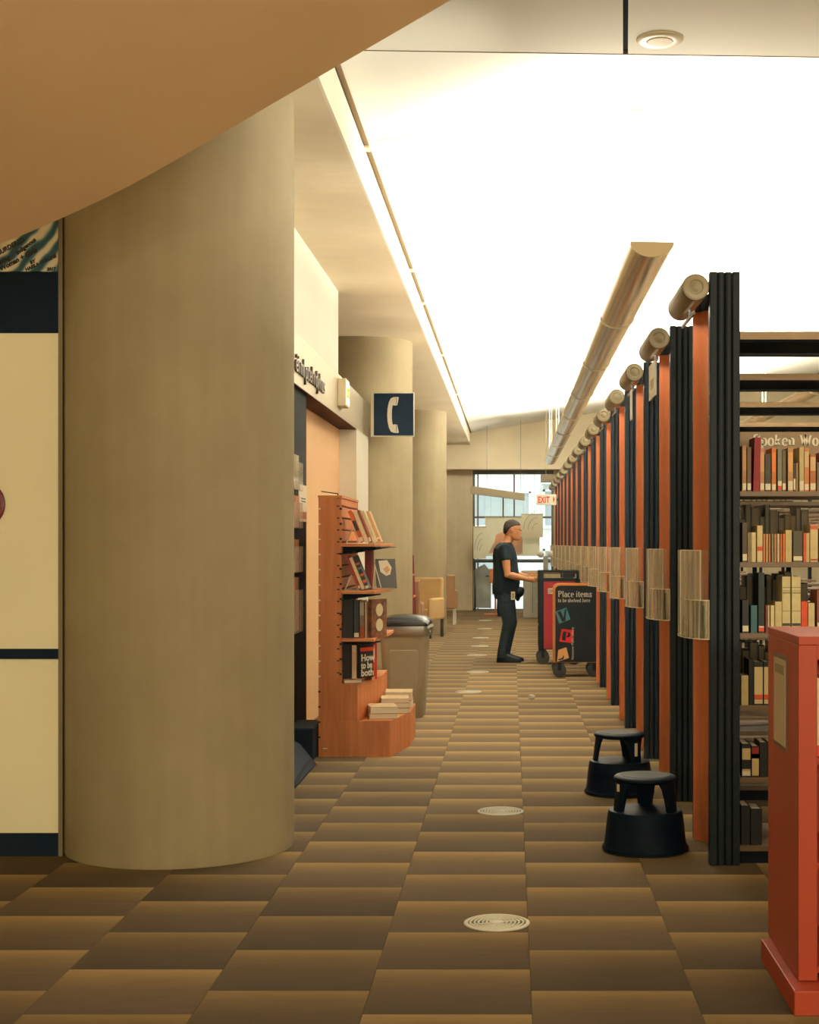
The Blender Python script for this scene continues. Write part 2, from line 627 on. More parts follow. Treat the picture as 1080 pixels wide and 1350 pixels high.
def tile_mesh(name, tone):
    """one carpet tile, 0.5 x 0.5, chamfered, uv v runs near -> far"""
    g, t = 0.0002, 0.012
    a, b, e_ = g, TW - g, TD - g
    c = 0.0006
    vs = [(a, a, -t), (b, a, -t), (b, e_, -t), (a, e_, -t), (a + c, a + c, 0), (b - c, a + c, 0), (b - c, e_ - c, 0), (a + c, e_ - c, 0)]
    fs = [(4, 5, 6, 7), (0, 1, 5, 4), (1, 2, 6, 5), (2, 3, 7, 6), (3, 0, 4, 7)]
    me = bpy.data.meshes.new(name)
    me.from_pydata(vs, [], fs)
    ul = me.uv_layers.new(name='UVMap')
    for lp in me.loops:
        v = vs[lp.vertex_index]
        ul.data[lp.index].uv = (v[0] / TW, v[1] / TD)
    at = me.attributes.new('tone', 'FLOAT', 'FACE')
    for d in at.data:
        d.value = tone
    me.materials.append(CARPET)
    return me


TILES = [tile_mesh('carpet_tile', 0.80 + 0.075 * i) for i in range(6)]
far_v, far_f, far_uv, far_t = [], [], [], []
for ci in range(-10, 14):
    xx = X0 + ci * TW
    off = 6.138 + (0.246 if ci % 2 == 0 else 0.0) - 20 * TD
    for rj in range(0, 76):
        yy = off + rj * TD
        if yy < -3.0 or yy > 33.0:
            continue
        near = 3.9 < yy < 12.2 and -0.42 < (xx + 0.25) / max(yy, 1) < 0.29
        if near:
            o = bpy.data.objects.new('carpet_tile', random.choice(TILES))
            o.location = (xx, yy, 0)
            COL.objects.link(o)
            o.parent = floor
        else:
            n = len(far_v)
            g = 0.0002
            far_v += [(xx + g, yy + g, 0), (xx + TW - g, yy + g, 0), (xx + TW - g, yy + TD - g, 0), (xx + g, yy + TD - g, 0)]
            far_f.append((n, n + 1, n + 2, n + 3))
            far_uv += [(0, 0), (1, 0), (1, 1), (0, 1)]
            far_t.append(0.80 + 0.075 * random.randrange(6))
me = bpy.data.meshes.new('carpet_tile_field')
me.from_pydata(far_v, [], far_f)
ul = me.uv_layers.new(name='UVMap')
for i, u in enumerate(far_uv):
    ul.data[i].uv = u
at = me.attributes.new('tone', 'FLOAT', 'FACE')
for i, t in enumerate(far_t):
    at.data[i].value = t
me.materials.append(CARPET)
o = bpy.data.objects.new('carpet_tile_field', me)
COL.objects.link(o)
o.parent = floor
o['kind'] = 'stuff'

# ------------------------------------------------------------------ setting: walls
WX, WY = -1.47, 33.0     # shop front plane, far wall plane
structure(MB().box(-4.6, -4.4, -3.1, 33.4, 0, 5).build('wall_left', CREAM))
structure(MB().box(7.0, 7.2, -3.1, 33.4, 0, 5.2).build('wall_right', WHITEWALL))
structure(MB().box(-4.6, 7.2, -3.3, -3.1, 0, 5.2).build('wall_near', CREAM))
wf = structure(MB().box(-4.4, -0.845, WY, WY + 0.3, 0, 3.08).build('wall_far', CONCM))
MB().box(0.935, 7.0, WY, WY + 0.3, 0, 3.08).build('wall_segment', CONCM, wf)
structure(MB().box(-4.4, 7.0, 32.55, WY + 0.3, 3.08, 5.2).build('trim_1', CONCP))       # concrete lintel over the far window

# low ceiling (concrete soffit) along the columns
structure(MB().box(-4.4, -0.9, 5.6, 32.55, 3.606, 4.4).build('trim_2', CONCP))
fasc = structure(MB().box(-0.9, -0.885, 5.6, 32.55, 3.606, 3.848).build('trim_3', mat('pale_fascia', (0.78, 0.74, 0.60, 1), 0.6, var=0.03, scale=2)))
MB().box(-0.886, -0.859, 5.6, 32.5, 3.864, 3.90).build('gap_strip', mat('gap_tan', (0.22, 0.15, 0.07, 1), 0.8), fasc)
# pale clips in the shadow gap between fascia and ceiling
for k, yy in enumerate((9.05, 13.1, 14.9, 19.0, 24.0)):
    MB().box(-0.9, -0.855, yy, yy + 0.09, 3.845, 3.862).build('gap_clip', CLIPM, fasc)

# ceiling: flat near slab in two panels, then a sloped plane in strips
ceil = structure(MB().box(-4.4, 7.0, -3.1, 32.55, 5.0, 5.1).build('ceiling', mat('void_brown', (0.10, 0.07, 0.04, 1), 0.9)))
zc = 3.87
gapx = 0.012


def slab(poly_xy, zf, t=0.06, name='ceiling_panel'):
    n = len(poly_xy)
    mb = MB()
    vs = [(x, y, zf(x, y)) for x, y in poly_xy] + [(x, y, zf(x, y) + t) for x, y in poly_xy]
    fs = [tuple(range(n)), tuple(range(2 * n - 1, n - 1, -1))] + [(i, (i + 1) % n, n + (i + 1) % n, n + i) for i in range(n)]
    mb.add(vs, fs)
    return mb.build(name, CEIL, ceil)


def gx(y):
    return 0.508 + (y - 6.66) * 0.075


NE = lambda x: 7.33 + (x + 0.72) * 0.046
slab([(-0.86, -3.1), (gx(-3.1) - 0.011, -3.1), (gx(7.37) - 0.011, NE(0.5)), (-0.86, NE(-0.86))], lambda x, y: zc, 0.10)
slab([(gx(-3.1) + 0.011, -3.1), (7.0, -3.1), (7.0, NE(7.0)), (gx(7.4) + 0.011, NE(0.55))], lambda x, y: zc, 0.10)
slab([(-4.4, -3.1), (-0.86, -3.1), (-0.86, 5.6), (-4.4, 5.6)], lambda x, y: zc, 0.10)
js = MB()
jv = [(gx(-3.1), -3.1), (gx(7.37), 7.37)]
js.add([(jv[0][0] - .013, jv[0][1], zc + .012), (jv[0][0] + .013, jv[0][1], zc + .012), (jv[1][0] + .013, jv[1][1], zc + .012), (jv[1][0] - .013, jv[1][1], zc + .012),
        (jv[0][0] - .013, jv[0][1], zc + .03), (jv[0][0] + .013, jv[0][1], zc + .03), (jv[1][0] + .013, jv[1][1], zc + .03), (jv[1][0] - .013, jv[1][1], zc + .03)],
       [(3, 2, 1, 0), (4, 5, 6, 7), (0, 1, 5, 4), (1, 2, 6, 5), (2, 3, 7, 6), (3, 0, 4, 7)])
js.build('joint_strip', mat('joint_black', (0.008, 0.008, 0.009, 1), 0.9, spec=0.05), ceil)
jt = MB()
x0_, x1_ = -0.86, 7.0
jt.add([(x0_, NE(x0_) - .002, zc - .001), (x1_, NE(x1_) - .002, zc - .001), (x1_, NE(x1_) + .010, zc - .001), (x0_, NE(x0_) + .010, zc - .001),
        (x0_, NE(x0_) - .002, zc + .02), (x1_, NE(x1_) - .002, zc + .02), (x1_, NE(x1_) + .010, zc + .02), (x0_, NE(x0_) + .010, zc + .02)],
       [(3, 2, 1, 0), (4, 5, 6, 7), (0, 1, 5, 4), (1, 2, 6, 5), (2, 3, 7, 6), (3, 0, 4, 7)])
jt.build('joint_strip', mat('joint_tan', (0.16, 0.12, 0.07, 1), 0.9, spec=0.05), ceil)
ZS = lambda x, y: zc + 0.004 + max(0.0, 0.10 + 0.0025 * (y - 9)) * (x + 0.86)
xs = [-0.86, 0.4, 1.6, 2.8, 4.2, 5.6, 7.0]
edges = [7.37, 9.0, 15.0, 21.0, 27.0, 32.5]
for i in range(5):
    a, b = edges[i] + (0.0 if i == 0 else 0.006), edges[i + 1] - 0.006
    mb = MB()
    n = len(xs)
    nr = 2
    ys = [a, b]
    vs = []
    for dz in (0, 0.05):
        for y in ys:
            for x in xs:
                yy = y
                if i == 0 and y == a:
                    yy = NE(x) + 0.012
                vs.append((x, yy, ZS(x, yy) + dz))
    fs = []
    for k in range(n - 1):
        fs.append((k, k + 1, n + k + 1, n + k))
        fs.append((2 * n + k, 3 * n + k, 3 * n + k + 1, 2 * n + k + 1))
        fs.append((k, 2 * n + k, 2 * n + k + 1, k + 1))
        fs.append((n + k, n + k + 1, 3 * n + k + 1, 3 * n + k))
    fs.append((0, n, 3 * n, 2 * n))
    fs.append((n - 1, 3 * n - 1, 4 * n - 1, 2 * n - 1))
    mb.add(vs, fs)
    mb.build('ceiling_panel', CEIL, ceil)

# sloping plaster underside of the stair overhead, top left of the view
ov = MB()
kx = [-3.6, -2.6, -1.95, -1.648, -1.372, -0.733, -0.22, 0.6, 1.4]
kz = [2.21, 2.34, 2.53, 2.652, 2.785, 3.154, 3.452, 3.93, 4.4]


def spline(t):
    i = max(j for j in range(len(kx) - 1) if kx[j] <= t or j == 0)
    h = kx[i + 1] - kx[i]
    u = (t - kx[i]) / h

    def sl(j):
        a, b = max(j - 1, 0), min(j + 1, len(kx) - 1)
        return (kz[b] - kz[a]) / (kx[b] - kx[a])
    return (2 * u ** 3 - 3 * u ** 2 + 1) * kz[i] + (u ** 3 - 2 * u ** 2 + u) * h * sl(i) + (3 * u ** 2 - 2 * u ** 3) * kz[i + 1] + (u ** 3 - u ** 2) * h * sl(i + 1)


lineX = [(-3.6 + 5.0 * i / 50, spline(-3.6 + 5.0 * i / 50)) for i in range(51)]
ov.prism(lineX + [(x, z + .3) for x, z in reversed(lineX)], 1.4, 5.5, 'y')
structure(ov.build('trim_4', TAN, None, True))

# concrete columns
XC, RC = -1.60, 0.545
for k, (yc, nm) in enumerate(((7.265, 0), (16.06, 1), (24.55, 2))):
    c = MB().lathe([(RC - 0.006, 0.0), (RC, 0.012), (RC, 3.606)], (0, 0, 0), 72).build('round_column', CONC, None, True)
    c.location = (XC, yc, 0)
    tag(c, ('thick round concrete column nearest the camera, beside the cream partition',
            'second round concrete column, standing behind the telephone sign',
            'third round concrete column, behind the cream armchairs')[k], 'column', None)

# ------------------------------------------------------------------ cream partition at the left
pw = structure(MB().box(-4.4, -2.117, 7.03, 7.07, 0.107, 2.446).build('wall_partition', CREAM))
MB().box(-4.4, -2.117, 7.024, 7.07, 2.446, 2.731).build('navy_band', NAVY, pw)
MB().box(-4.4, -2.117, 7.016, 7.03, 0.922, 0.969).build('navy_rail', NAVY, pw)
structure(MB().box(-4.4, -2.117, 7.018, 7.07, 0.0, 0.107).build('baseboard_left', NAVY))
MB().box(-2.117, -2.098, 7.02, 7.035, 0.0, 3.2).build('edge_trim', mat('bronze_trim', (0.22, 0.17, 0.10, 1), 0.5), pw)
dsc = tag(MB().lathe([(0.108, 0), (0.112, -0.004), (0.108, -0.008), (0.09, -0.010)], (0, 0, 0), 40, 'y').build('round_emblem', mat('dark_red_enamel', (0.16, 0.012, 0.018, 1), 0.4), None, True),
          'dark red round emblem on the cream partition, cut by the frame', 'emblem')
dsc.location = (-2.478, 7.028, 1.645)
art = MB().box(-1.2, 0, -0.012, 0, 0, 0.80).build('wave_painting', artwork_mat())
art.location = (-2.122, 7.045, 2.735)
tag(art, 'blue and cream wave painting with handwriting above the navy band', 'painting')
for s_, px, pz, sz, ry, sx_, bd in (('MURDERED', -.285, .072, .030, 29, .95, .0010), ('Missing', -.300, .022, .030, 26, .95, .0012), ('Indigenous', -.190, .078, .027, 37, .95, .0012), ('Woman + Girls', -.268, .002, .031, 28, .98, .0014),
                                   ('BY', -.128, .034, .021, 24, 1.0, .0012), ('HAISLA COLLINS', -.150, .001, .021, 25, 1.0, .0011), ('2017', -.052, .004, .020, 3, 1.0, .0012)):
    text_mesh('handwriting', s_, sz, INK, art, (px, -0.014, pz), (pi / 2, -R(ry), 0), 0.001, sx=sx_, shear=0.15, bold=bd)

# ------------------------------------------------------------------ shop front behind the first column
shop = structure(MB().box(-1.9, WX, 7.85, 12.77, 2.905, 3.606).build('wall_shop', WHITEWALL))
FB, FT = 2.553, 2.905
MB().box(-1.56, WX, 7.85, 14.9, FB, FT).build('fascia_band', mat('satin_fascia', (0.62, 0.55, 0.42, 1), 0.35, 0.55), shop)
MB().box(-1.56, WX, 14.9, 15.48, FB, FT).build('fascia_end', METAL, shop)
MB().box(-1.66, WX - 0.002, 7.9, 14.27, FB - 0.006, FB + 0.03).build('recess_ceiling', mat('recess_shade', (0.075, 0.040, 0.034, 1), 0.9, spec=0.1), shop)  # dark brown puts the unlit look of this underside into its colour
MB().box(-1.9, -1.636, 11.0, 14.3, 0, FB + 0.02).build('back_panel', PEACH, shop)
MB().box(-1.9, WX, 14.27, 15.45, 0, FB).build('end_pier', WHITEWALL, shop)
MB().box(-1.9, -1.50, 7.9, 11.0, 0, FB).build('dark_panel', mat('dark_shop_panel', (0.020, 0.022, 0.022, 1), 0.9, var=0.1, scale=3, spec=0.08), shop)
MB().box(-4.4, -1.9, 7.9, 8.0, 0, 3.6).build('return_wall', CREAM, shop)
# raised letters along the fascia
LET = mat('bronze_letters', (0.10, 0.08, 0.06, 1), 0.35, 0.7)
yl = 10.16
for ch in 'éimlptelrdyhus':
    t = text_mesh('letter', ch, 0.185, LET, shop, (WX + 0.008, yl, 2.632), (pi / 2, 0, pi / 2), 0.008, sx=1.25)
    yl += max(0.05, t.dimensions[0]) + 0.045
# illuminated exit box on the fascia
ex = empty('exit_light_box', (WX, 12.72, 2.63), 0, 'small cream lit exit box on the shop fascia, above the wooden display', 'exit sign')
MB().box(0.0, 0.07, 0, 0.27, 0, 0.235).build('housing', mat('cream_housing', (0.70, 0.62, 0.46, 1), 0.5), ex, bevel=0.006)
MB().box(0.069, 0.074, 0.02, 0.25, 0.02, 0.215).build('lit_face', mat('lit_face', (0.9, 0.75, 0.5, 1), 0.5, emit=1.2, ecol=(1, 0.82, 0.55, 1)), ex)
text_mesh('lettering', 'EXIT', 0.12, mat('lit_orange', (0.85, 0.25, 0.03, 1), 0.5, emit=0.8, ecol=(1, 0.35, 0.05, 1)), ex, (0.0755, 0.03, 0.075), (pi / 2, 0, pi / 2), 0.001, sx=0.8, bold=0.003)

# telephone sign
ph = empty('telephone_sign', (-1.215, 15.40, 2.557), 0, 'square navy sign with a white telephone handset, on the fascia end', 'sign')
MB().box(-0.222, 0.222, -0.03, 0.02, 0, 0.452).build('frame', mat('pale_sign_frame', (0.72, 0.70, 0.60, 1), 0.4), ph, bevel=0.004)
MB().box(-0.190, 0.214, -0.034, -0.029, 0.012, 0.442).build('sign_face', NAVY, ph)
hs = MB()
ho = [(.012, .404), (-.016, .392), (-.036, .352), (-.049, .290), (-.053, .222), (-.049, .154), (-.036, .092), (-.016, .052), (.012, .040)]
hi = [(.020, .318), (.012, .322), (.002, .318), (-.004, .280), (-.006, .222), (-.004, .164), (.002, .126), (.012, .122), (.020, .126)]
for k in range(8):
    hs.prism([ho[k], hi[k], hi[k + 1], ho[k + 1]], -.037, -.033, 'y')
hs.prism([(.012, .404), (.020, .318), (.050, .322), (.066, .398), (.060, .406)], -.037, -.033, 'y')
hs.prism([(.012, .040), (.060, .036), (.066, .046), (.050, .122), (.020, .126)], -.037, -.033, 'y')
hs.build('handset_pictogram', LETTER, ph)
for zz in (0.362, 0.082):
    MB().prism([(0.036, zz - 0.035), (0.040, zz - 0.035), (0.044, zz + 0.035), (0.040, zz + 0.035)], -0.0385, -0.036, 'y').build('handset_line', NAVY, ph)

# leaflets and notice on the dark shop panel
nt_ = tag(MB().box(0, 0.006, 0, 0.40, 0, 0.262).build('paper_notice', PAPER), 'white paper notice on the dark shop panel, left of the wooden display', 'notice')
nt_.location = (-1.499, 10.58, 1.62)
for zz in (0.16, 0.14):
    MB().box(0.006, 0.0075, 0.1, 0.32, zz, zz + 0.008).build('print_line', INK, nt_)
MB().box(0.006, 0.0075, 0.06, 0.36, 0.02, 0.07).build('print_picture', mat('print_brown', (0.35, 0.14, 0.06, 1), 0.6), nt_)
cov = mat('magazine_orange', (0.38, 0.15, 0.05, 1), 0.4, var=0.6, scale=14)
cov2 = mat('magazine_grey', (0.40, 0.33, 0.22, 1), 0.4, var=0.5, scale=14)
for k, (z0, z1, m_) in enumerate(((1.83, 2.08, cov2), (1.57, 1.80, cov), (1.27, 1.50, cov), (0.86, 1.24, cov))):
    r_ = empty('magazine_pocket', (-1.50, 9.98, z0), 0, ('acrylic pocket with a grey magazine, topmost on the dark shop panel', 'acrylic pocket with orange magazine, second from top on dark panel',
                                                         'acrylic pocket with orange magazine, third from top on dark panel', 'tall acrylic pocket of orange papers, lowest on the dark panel')[k], 'leaflet holder', 'magazine pockets by the column')
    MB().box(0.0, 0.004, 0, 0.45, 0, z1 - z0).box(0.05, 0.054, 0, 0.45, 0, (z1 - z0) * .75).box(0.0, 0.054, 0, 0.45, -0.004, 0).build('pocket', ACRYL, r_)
    MB().box(0.008, 0.03, 0.03, 0.42, 0.002, z1 - z0 - 0.01).build('magazine', m_, r_)
bx = MB()
bx.loft([[(-.09, -.5, 0), (.13, -.5, 0), (.13, .5, 0), (-.09, .5, 0)], [(-.09, -.48, .05), (.11, -.47, .05), (.09, .46, .06), (-.09, .48, .05)],
         [(-.09, -.48, .20), (.03, -.46, .17), (.02, .44, .15), (-.09, .48, .20)]])
bb = tag(bx.build('cloth_bag', BLACK, None, False, 0.02), 'slumped black cloth bag on the carpet against the dark shop panel', 'bag')
bb.location = (-1.405, 9.42, 0)
bk = tag(MB().box(-.09, .09, -.25, .25, 0, .22).build('floor_box', BLACK, None, False, 0.01), 'low black box on the floor behind the wooden display', 'box')
bk.location = (-1.42, 10.35, 0)

# ------------------------------------------------------------------ wooden display unit
DX, DY = -1.164, 10.29
disp = empty('book_display', (DX, DY, 0), 0, 'cherry wood book display stand with slatted side and three shelves', 'display stand')
Wd = 0.156
MB().box(-Wd, 0, 0, 0.03, 0, 1.775).build('end_panel', WOOD, disp)
MB().box(-Wd, 0, 1.09, 1.12, 0, 1.775).build('end_panel', WOOD, disp)
MB().box(-Wd - .004, 0.004, -0.003, 1.123, 1.775, 1.792).build('top_board', WOODH, disp)
# slats of the aisle side: boards separated by dark grooves
zz = 0.50
slats = []
while zz < 1.74:
    z1 = min(zz + 0.077, 1.775)
    MB().box(-0.018, -0.001, 0.03, 1.09, zz + 0.004, z1 - 0.004).build('slat', WOODH, disp)
    MB().box(-0.03, -0.012, -0.001, 1.09, z1 - 0.004, z1 + 0.004).build('slot_groove', SLOT, disp)
    zz += 0.0815
MB().box(-0.06, -0.018, 0.03, 1.09, 0.25, 1.775).build('core_board', WOODH, disp)
MB().box(-Wd, -Wd + 0.02, 0.03, 1.09, 0.0, 1.775).build('back_board', WOODH, disp)
for k in range(16):
    zc_ = 1.70 - k * 0.0835 * 1.25
    if zc_ > 0.1:
        MB().box(-Wd - 0.002, -Wd + 0.014, -0.003, 0.001, zc_ - 0.005, zc_ + 0.005).build('slot_clip', CLIPM if k < 12 else SLOT, disp)
for k in range(12):
    zc_ = 1.70 - k * 0.103
    if zc_ > 0.55:
        MB().box(-0.012, 0.004, -0.003, 0.001, zc_ - 0.007, zc_ + 0.007).build('slot_end', SLOT, disp)
# plinths
low = [(0.0, 0.0), (0.337, 0.0), (0.437, 0.54), (0.437, 1.12), (0.0, 1.12)]
MB().prism([(x, y + .0) for x, y in low], 0, 0.248, 'z').build('lower_plinth', WOOD, disp, bevel=0.002)
up = [(-0.02, 0.002), (0.111, 0.002), (0.223, 0.61), (0.223, 1.118), (-0.02, 1.118)]
MB().prism(up, 0.248, 0.503, 'z').build('upper_plinth', WOOD, disp, bevel=0.002)
MB().box(-Wd + 0.03, -Wd + 0.06, -0.003, 0, 0.055, 0.061).build('maker_plate', CLIPM, disp)
# shelves with dark brackets below
SHZ = (1.462, 1.137, 0.81)
shp = [(0.0, 0.02), (0.226, 0.02), (0.275, 0.70), (0.275, 1.08), (0.0, 1.08)]
for z in SHZ:
    sh = MB().prism(shp, z - 0.022, z, 'z').build('shelf', WOODH, disp, bevel=0.003)
    MB().prism([(0.0, z - 0.07), (0.26, z - 0.03), (0.26, z - 0.022), (0.0, z - 0.022)], 0.10, 0.13, 'y').build('bracket', BLACK, sh)
    MB().prism([(0.0, z - 0.07), (0.26, z - 0.03), (0.26, z - 0.022), (0.0, z - 0.022)], 0.95, 0.98, 'y').build('bracket', BLACK, sh)
MB().prism([(0.12, 0.03), (0.235, 0.03), (0.292, 0.70), (0.292, 1.07), (0.12, 1.07)], 1.432, 1.437, 'z').build('shelf_tray', BLACK, disp)
cs = tag(MB().tube([(-0.06, 0, 0.0), (0.055, 0, -0.016)], 0.004, 6).tube([(0.055, 0, -0.016), (0.055, 0, -.027)], 0.004, 6).build('sign_clip', BLACK), 'thin dark sign clip lying on top of the wooden display', 'clip')
cs.location = (DX - 0.08, DY + 0.02, 1.792 + 0.028)


def col4(c):
    return rgb(*c)


def bookmat(c):
    return mat('book_%02x%02x%02x' % c, col4(c), 0.55, var=0.12, scale=25)


def book(loc, w, h, d, c, label, group=None, sticker=0.0, scol=None, band=None, rz=0.0, lean=0.0, leanx=0.0, cat='book', pages=True):
    """upright book: spine faces local -Y, origin at the bottom middle of the spine"""
    b = MB()
    t = min(0.003, w * 0.18)
    b.box(-w / 2, w / 2, 0, t, 0, h)
    b.box(-w / 2, -w / 2 + t, t, d, 0, h)
    b.box(w / 2 - t, w / 2, t, d, 0, h)
    o = b.build('book', bookmat(c))
    o.location = loc
    o.rotation_euler = (leanx, lean, rz)
    tag(o, label, cat, group)
    if pages:
        MB().box(-w / 2 + t, w / 2 - t, t, d - 0.004, 0.004, h - 0.004).build('page_block', (PAPER if rz != pi else mat('dark_pages', (.16, .13, .085, 1), .9)), o)  # books turned around get darker pages
    if sticker > 0:
        MB().box(-w / 2 + 0.001, w / 2 - 0.001, -0.001, 0, 0.006, 0.006 + sticker).build('spine_label', LABELM, o)
    if scol:
        MB().box(-w / 2 + 0.001, w / 2 - 0.001, -0.0012, 0, 0.006 + sticker * 0.0, 0.006 + 0.018).build('spine_sticker', mat('st_%02x%02x%02x' % scol, col4(scol), 0.5), o)
    if band:
        for z0, z1, bc in band:
            MB().box(-w / 2 + 0.0008, w / 2 - 0.0008, -0.0009, 0, h * z0, h * z1).build('spine_band', mat('bd_%02x%02x%02x' % bc, col4(bc), 0.55), o)
    return o


def wire_end(x, y, z, label):
    o = MB().tube([(0, 0, 0), (0.035, 0.0, 0.09), (0.045, 0, 0.105), (0.055, 0, 0.09), (0.09, 0.0, 0)], 0.0055, 6).build('wire_bookend', mat('pale_wire', (0.72, 0.64, 0.48, 1), 0.35, 0.5), None, True)
    o.location = (x, y, z + .002)
    tag(o, label, 'bookend')
    MB().box(0.0, 0.10, -0.0, 0.09, -0.002, 0.0).build('foot_plate', mat('pale_wire', (0, 0, 0, 1)), o)
    return o


dz = SHZ[0] + 0.001
wire_end(DX + 0.025, DY + 0.10, dz, 'wire bookend on the top shelf of the wooden display')
g1 = 'books on the wooden display'
ln = -R(22)
book((DX + 0.135, DY + .09, dz + .009), .026, .235, .16, (196, 92, 40), 'orange and black leaning book, first on the display top shelf', g1, .03, None, [(.36, .68, (35, 30, 28))], lean=ln)
book((DX + 0.165, DY + .11, dz + .009), .024, .235, .16, (220, 205, 170), 'white leaning book beside the orange one on display top shelf', g1, .03, None, None, lean=ln)
book((DX + 0.190, DY + .14, dz + .009), .014, .240, .16, (120, 48, 28), 'thin brown red leaning book, third on display top shelf', g1, .03, None, None, lean=ln)
book((DX + 0.212, DY + .20, dz + .009), .024, .235, .16, (215, 200, 165), 'pale leaning book, fourth on display top shelf', g1, .03, None, None, lean=ln)
book((DX + 0.238, DY + .30, dz + .009), .020, .235, .16, (190, 150, 105), 'tan leaning book, last on display top shelf', g1, .03, (210, 110, 60), None, lean=ln)
dz = SHZ[1] + 0.001
wire_end(DX + 0.015, DY + 0.10, dz, 'wire bookend on the middle shelf of the wooden display')
book((DX + 0.120, DY + .08, dz + .009), .016, .245, .16, (150, 45, 25), 'red spined leaning book, first on display middle shelf', g1, .02, None, None, lean=ln)
book((DX + 0.142, DY + .09, dz + .009), .022, .235, .16, (222, 205, 165), 'cream leaning book, second on display middle shelf', g1, .02, None, None, lean=ln)
book((DX + 0.172, DY + .10, dz + .009), .026, .245, .16, (45, 50, 52), 'black book with orange bands leaning on display middle shelf', g1, .02, None, [(.2, .28, (215, 90, 40)), (.4, .47, (215, 90, 40)), (.6, .66, (120, 120, 105)), (.74, .8, (215, 90, 40))], lean=ln)
book((DX + 0.155, DY + .32, dz), .05, .275, .16, (110, 28, 22), 'upright dark red book behind the leaning ones on display', g1)
bw = empty('face_out_book', (DX + 0.212, DY + .40, dz + .006), R(20), 'black and white picture book propped face out on display middle shelf', 'book', g1)
MB().box(0, .145, 0, .016, 0, .215).build('cover', bookmat((62, 58, 52)), bw, rot=(-R(14), 0, 0))
MB().prism([(.02, .20), (.03, .12), (.07, .09), (.10, .10), (.115, .15), (.085, .205)], -.002, 0, 'y').build('cover_picture', mat('cover_pale', (.66, .58, .42, 1), .6), bw, rot=(-R(14), 0, 0))
MB().prism([(.05, .14), (.075, .105), (.10, .13), (.085, .165)], -.003, -.001, 'y').build('cover_picture', mat('cover_skin', (.50, .28, .13, 1), .6), bw, rot=(-R(14), 0, 0))
es = tag(MB().tube([(-0.01, 0, 0), (0.0, .03, .17)], .004, 6).tube([(0.0, .03, .17), (.05, -.01, 0.0)], .004, 6).tube([(-.01, 0, .003), (.15, -.04, .003)], .004, 6).build('book_easel', mat('pale_wire', (0, 0, 0, 1))), 'pale wire easel holding up the picture book', 'easel')
es.location = (DX + 0.195, DY + .34, dz + .004)
dz = SHZ[2] + 0.001
book((DX + 0.040, DY + .06, dz), .07, .265, .17, (28, 28, 30), 'thick black book, first on the display lower shelf', g1)
book((DX + 0.098, DY + .06, dz), .034, .262, .16, (50, 56, 60), 'charcoal book with white sticker on display lower shelf', g1, .03)
book((DX + 0.137, DY + .05, dz), .030, .260, .16, (120, 98, 80), 'grey and rust book, third on display lower shelf', g1, 0, None, [(.0, .32, (150, 62, 25)), (.6, .95, (165, 150, 130))])
book((DX + 0.163, DY + .05, dz), .012, .250, .16, (190, 150, 110), 'thin tan book, fourth on display lower shelf', g1)
bf = empty('face_out_book', (DX + 0.202, DY + .08, dz), R(62), 'dark floral novel with two cream ovals, face out on display lower shelf', 'book', g1)
MB().box(0, .19, 0, .03, 0, .265).build('cover', mat('floral_cover', (.13, .045, .02, 1), .45, var=.9, scale=26), bf)
for q in (.19, .085):
    MB().lathe([(.044, 0), (.044, -.002)], (.095, 0, q), 20, 'y').build('cover_oval', mat('oval_cream', (.72, .62, .40, 1), .6), bf)
book((DX + 0.262, DY + .31, dz), .022, .25, .15, (165, 32, 22), 'red book at the far end of display lower shelf', g1, .05)
dz = 0.504
book((DX + 0.028, DY + .085, dz + .026), .055, .235, .15, (24, 24, 26), 'black book above the flat one on the display plinth', g1)
book((DX + 0.080, DY + .075, dz + .026), .030, .230, .15, (212, 190, 155), 'cream book with red print, standing on display plinth', g1, 0, None, [(.25, .8, (205, 170, 140))])
bh = empty('face_out_book', (DX + 0.121, DY + .085, dz + .026), R(58), 'black novel with pale title How to be both, face out on plinth', 'book', g1)
MB().box(0, .15, 0, .025, 0, .235).build('cover', mat('black_cover', (.02, .018, .016, 1), .45, var=.5, scale=20), bh)
MB().box(.0, .15, -.001, 0, .185, .21).build('cover_band', REDL, bh)
for k, s_ in enumerate(('How', 'to be', 'both')):
    text_mesh('title', s_, .066, LETTER, bh, (.008, -.002, .118 - k * .052), (pi / 2, 0, 0), .0008, bold=.0015, sx=1.15 if k != 1 else .9)
book((DX + 0.196, DY + .26, dz), .022, .245, .15, (200, 150, 110), 'red and white book, right of the face out novel on plinth', g1, 0, None, [(.1, .5, (195, 60, 35)), (.6, .9, (225, 210, 180))], rz=R(25))
book((DX + 0.206, DY + .33, dz), .018, .255, .15, (180, 38, 20), 'bright red book, last standing on the display plinth', g1, rz=R(25))


def flat_book(x, y, z, w, d, t, c, rz, label, side=(205, 180, 135)):
    o = empty('flat_book', (x, y, z), rz, label, 'book', g1)
    MB().box(-w / 2, w / 2, -d / 2, d / 2, 0, .003).build('cover', bookmat(c), o)
    MB().box(-w / 2 + .003, w / 2 - .003, -d / 2 + .003, d / 2 - .003, .003, t - .003).build('page_block', PAPER, o)
    MB().box(-w / 2, w / 2, -d / 2, d / 2, t - .003, t).build('cover', bookmat(c), o)
    return o


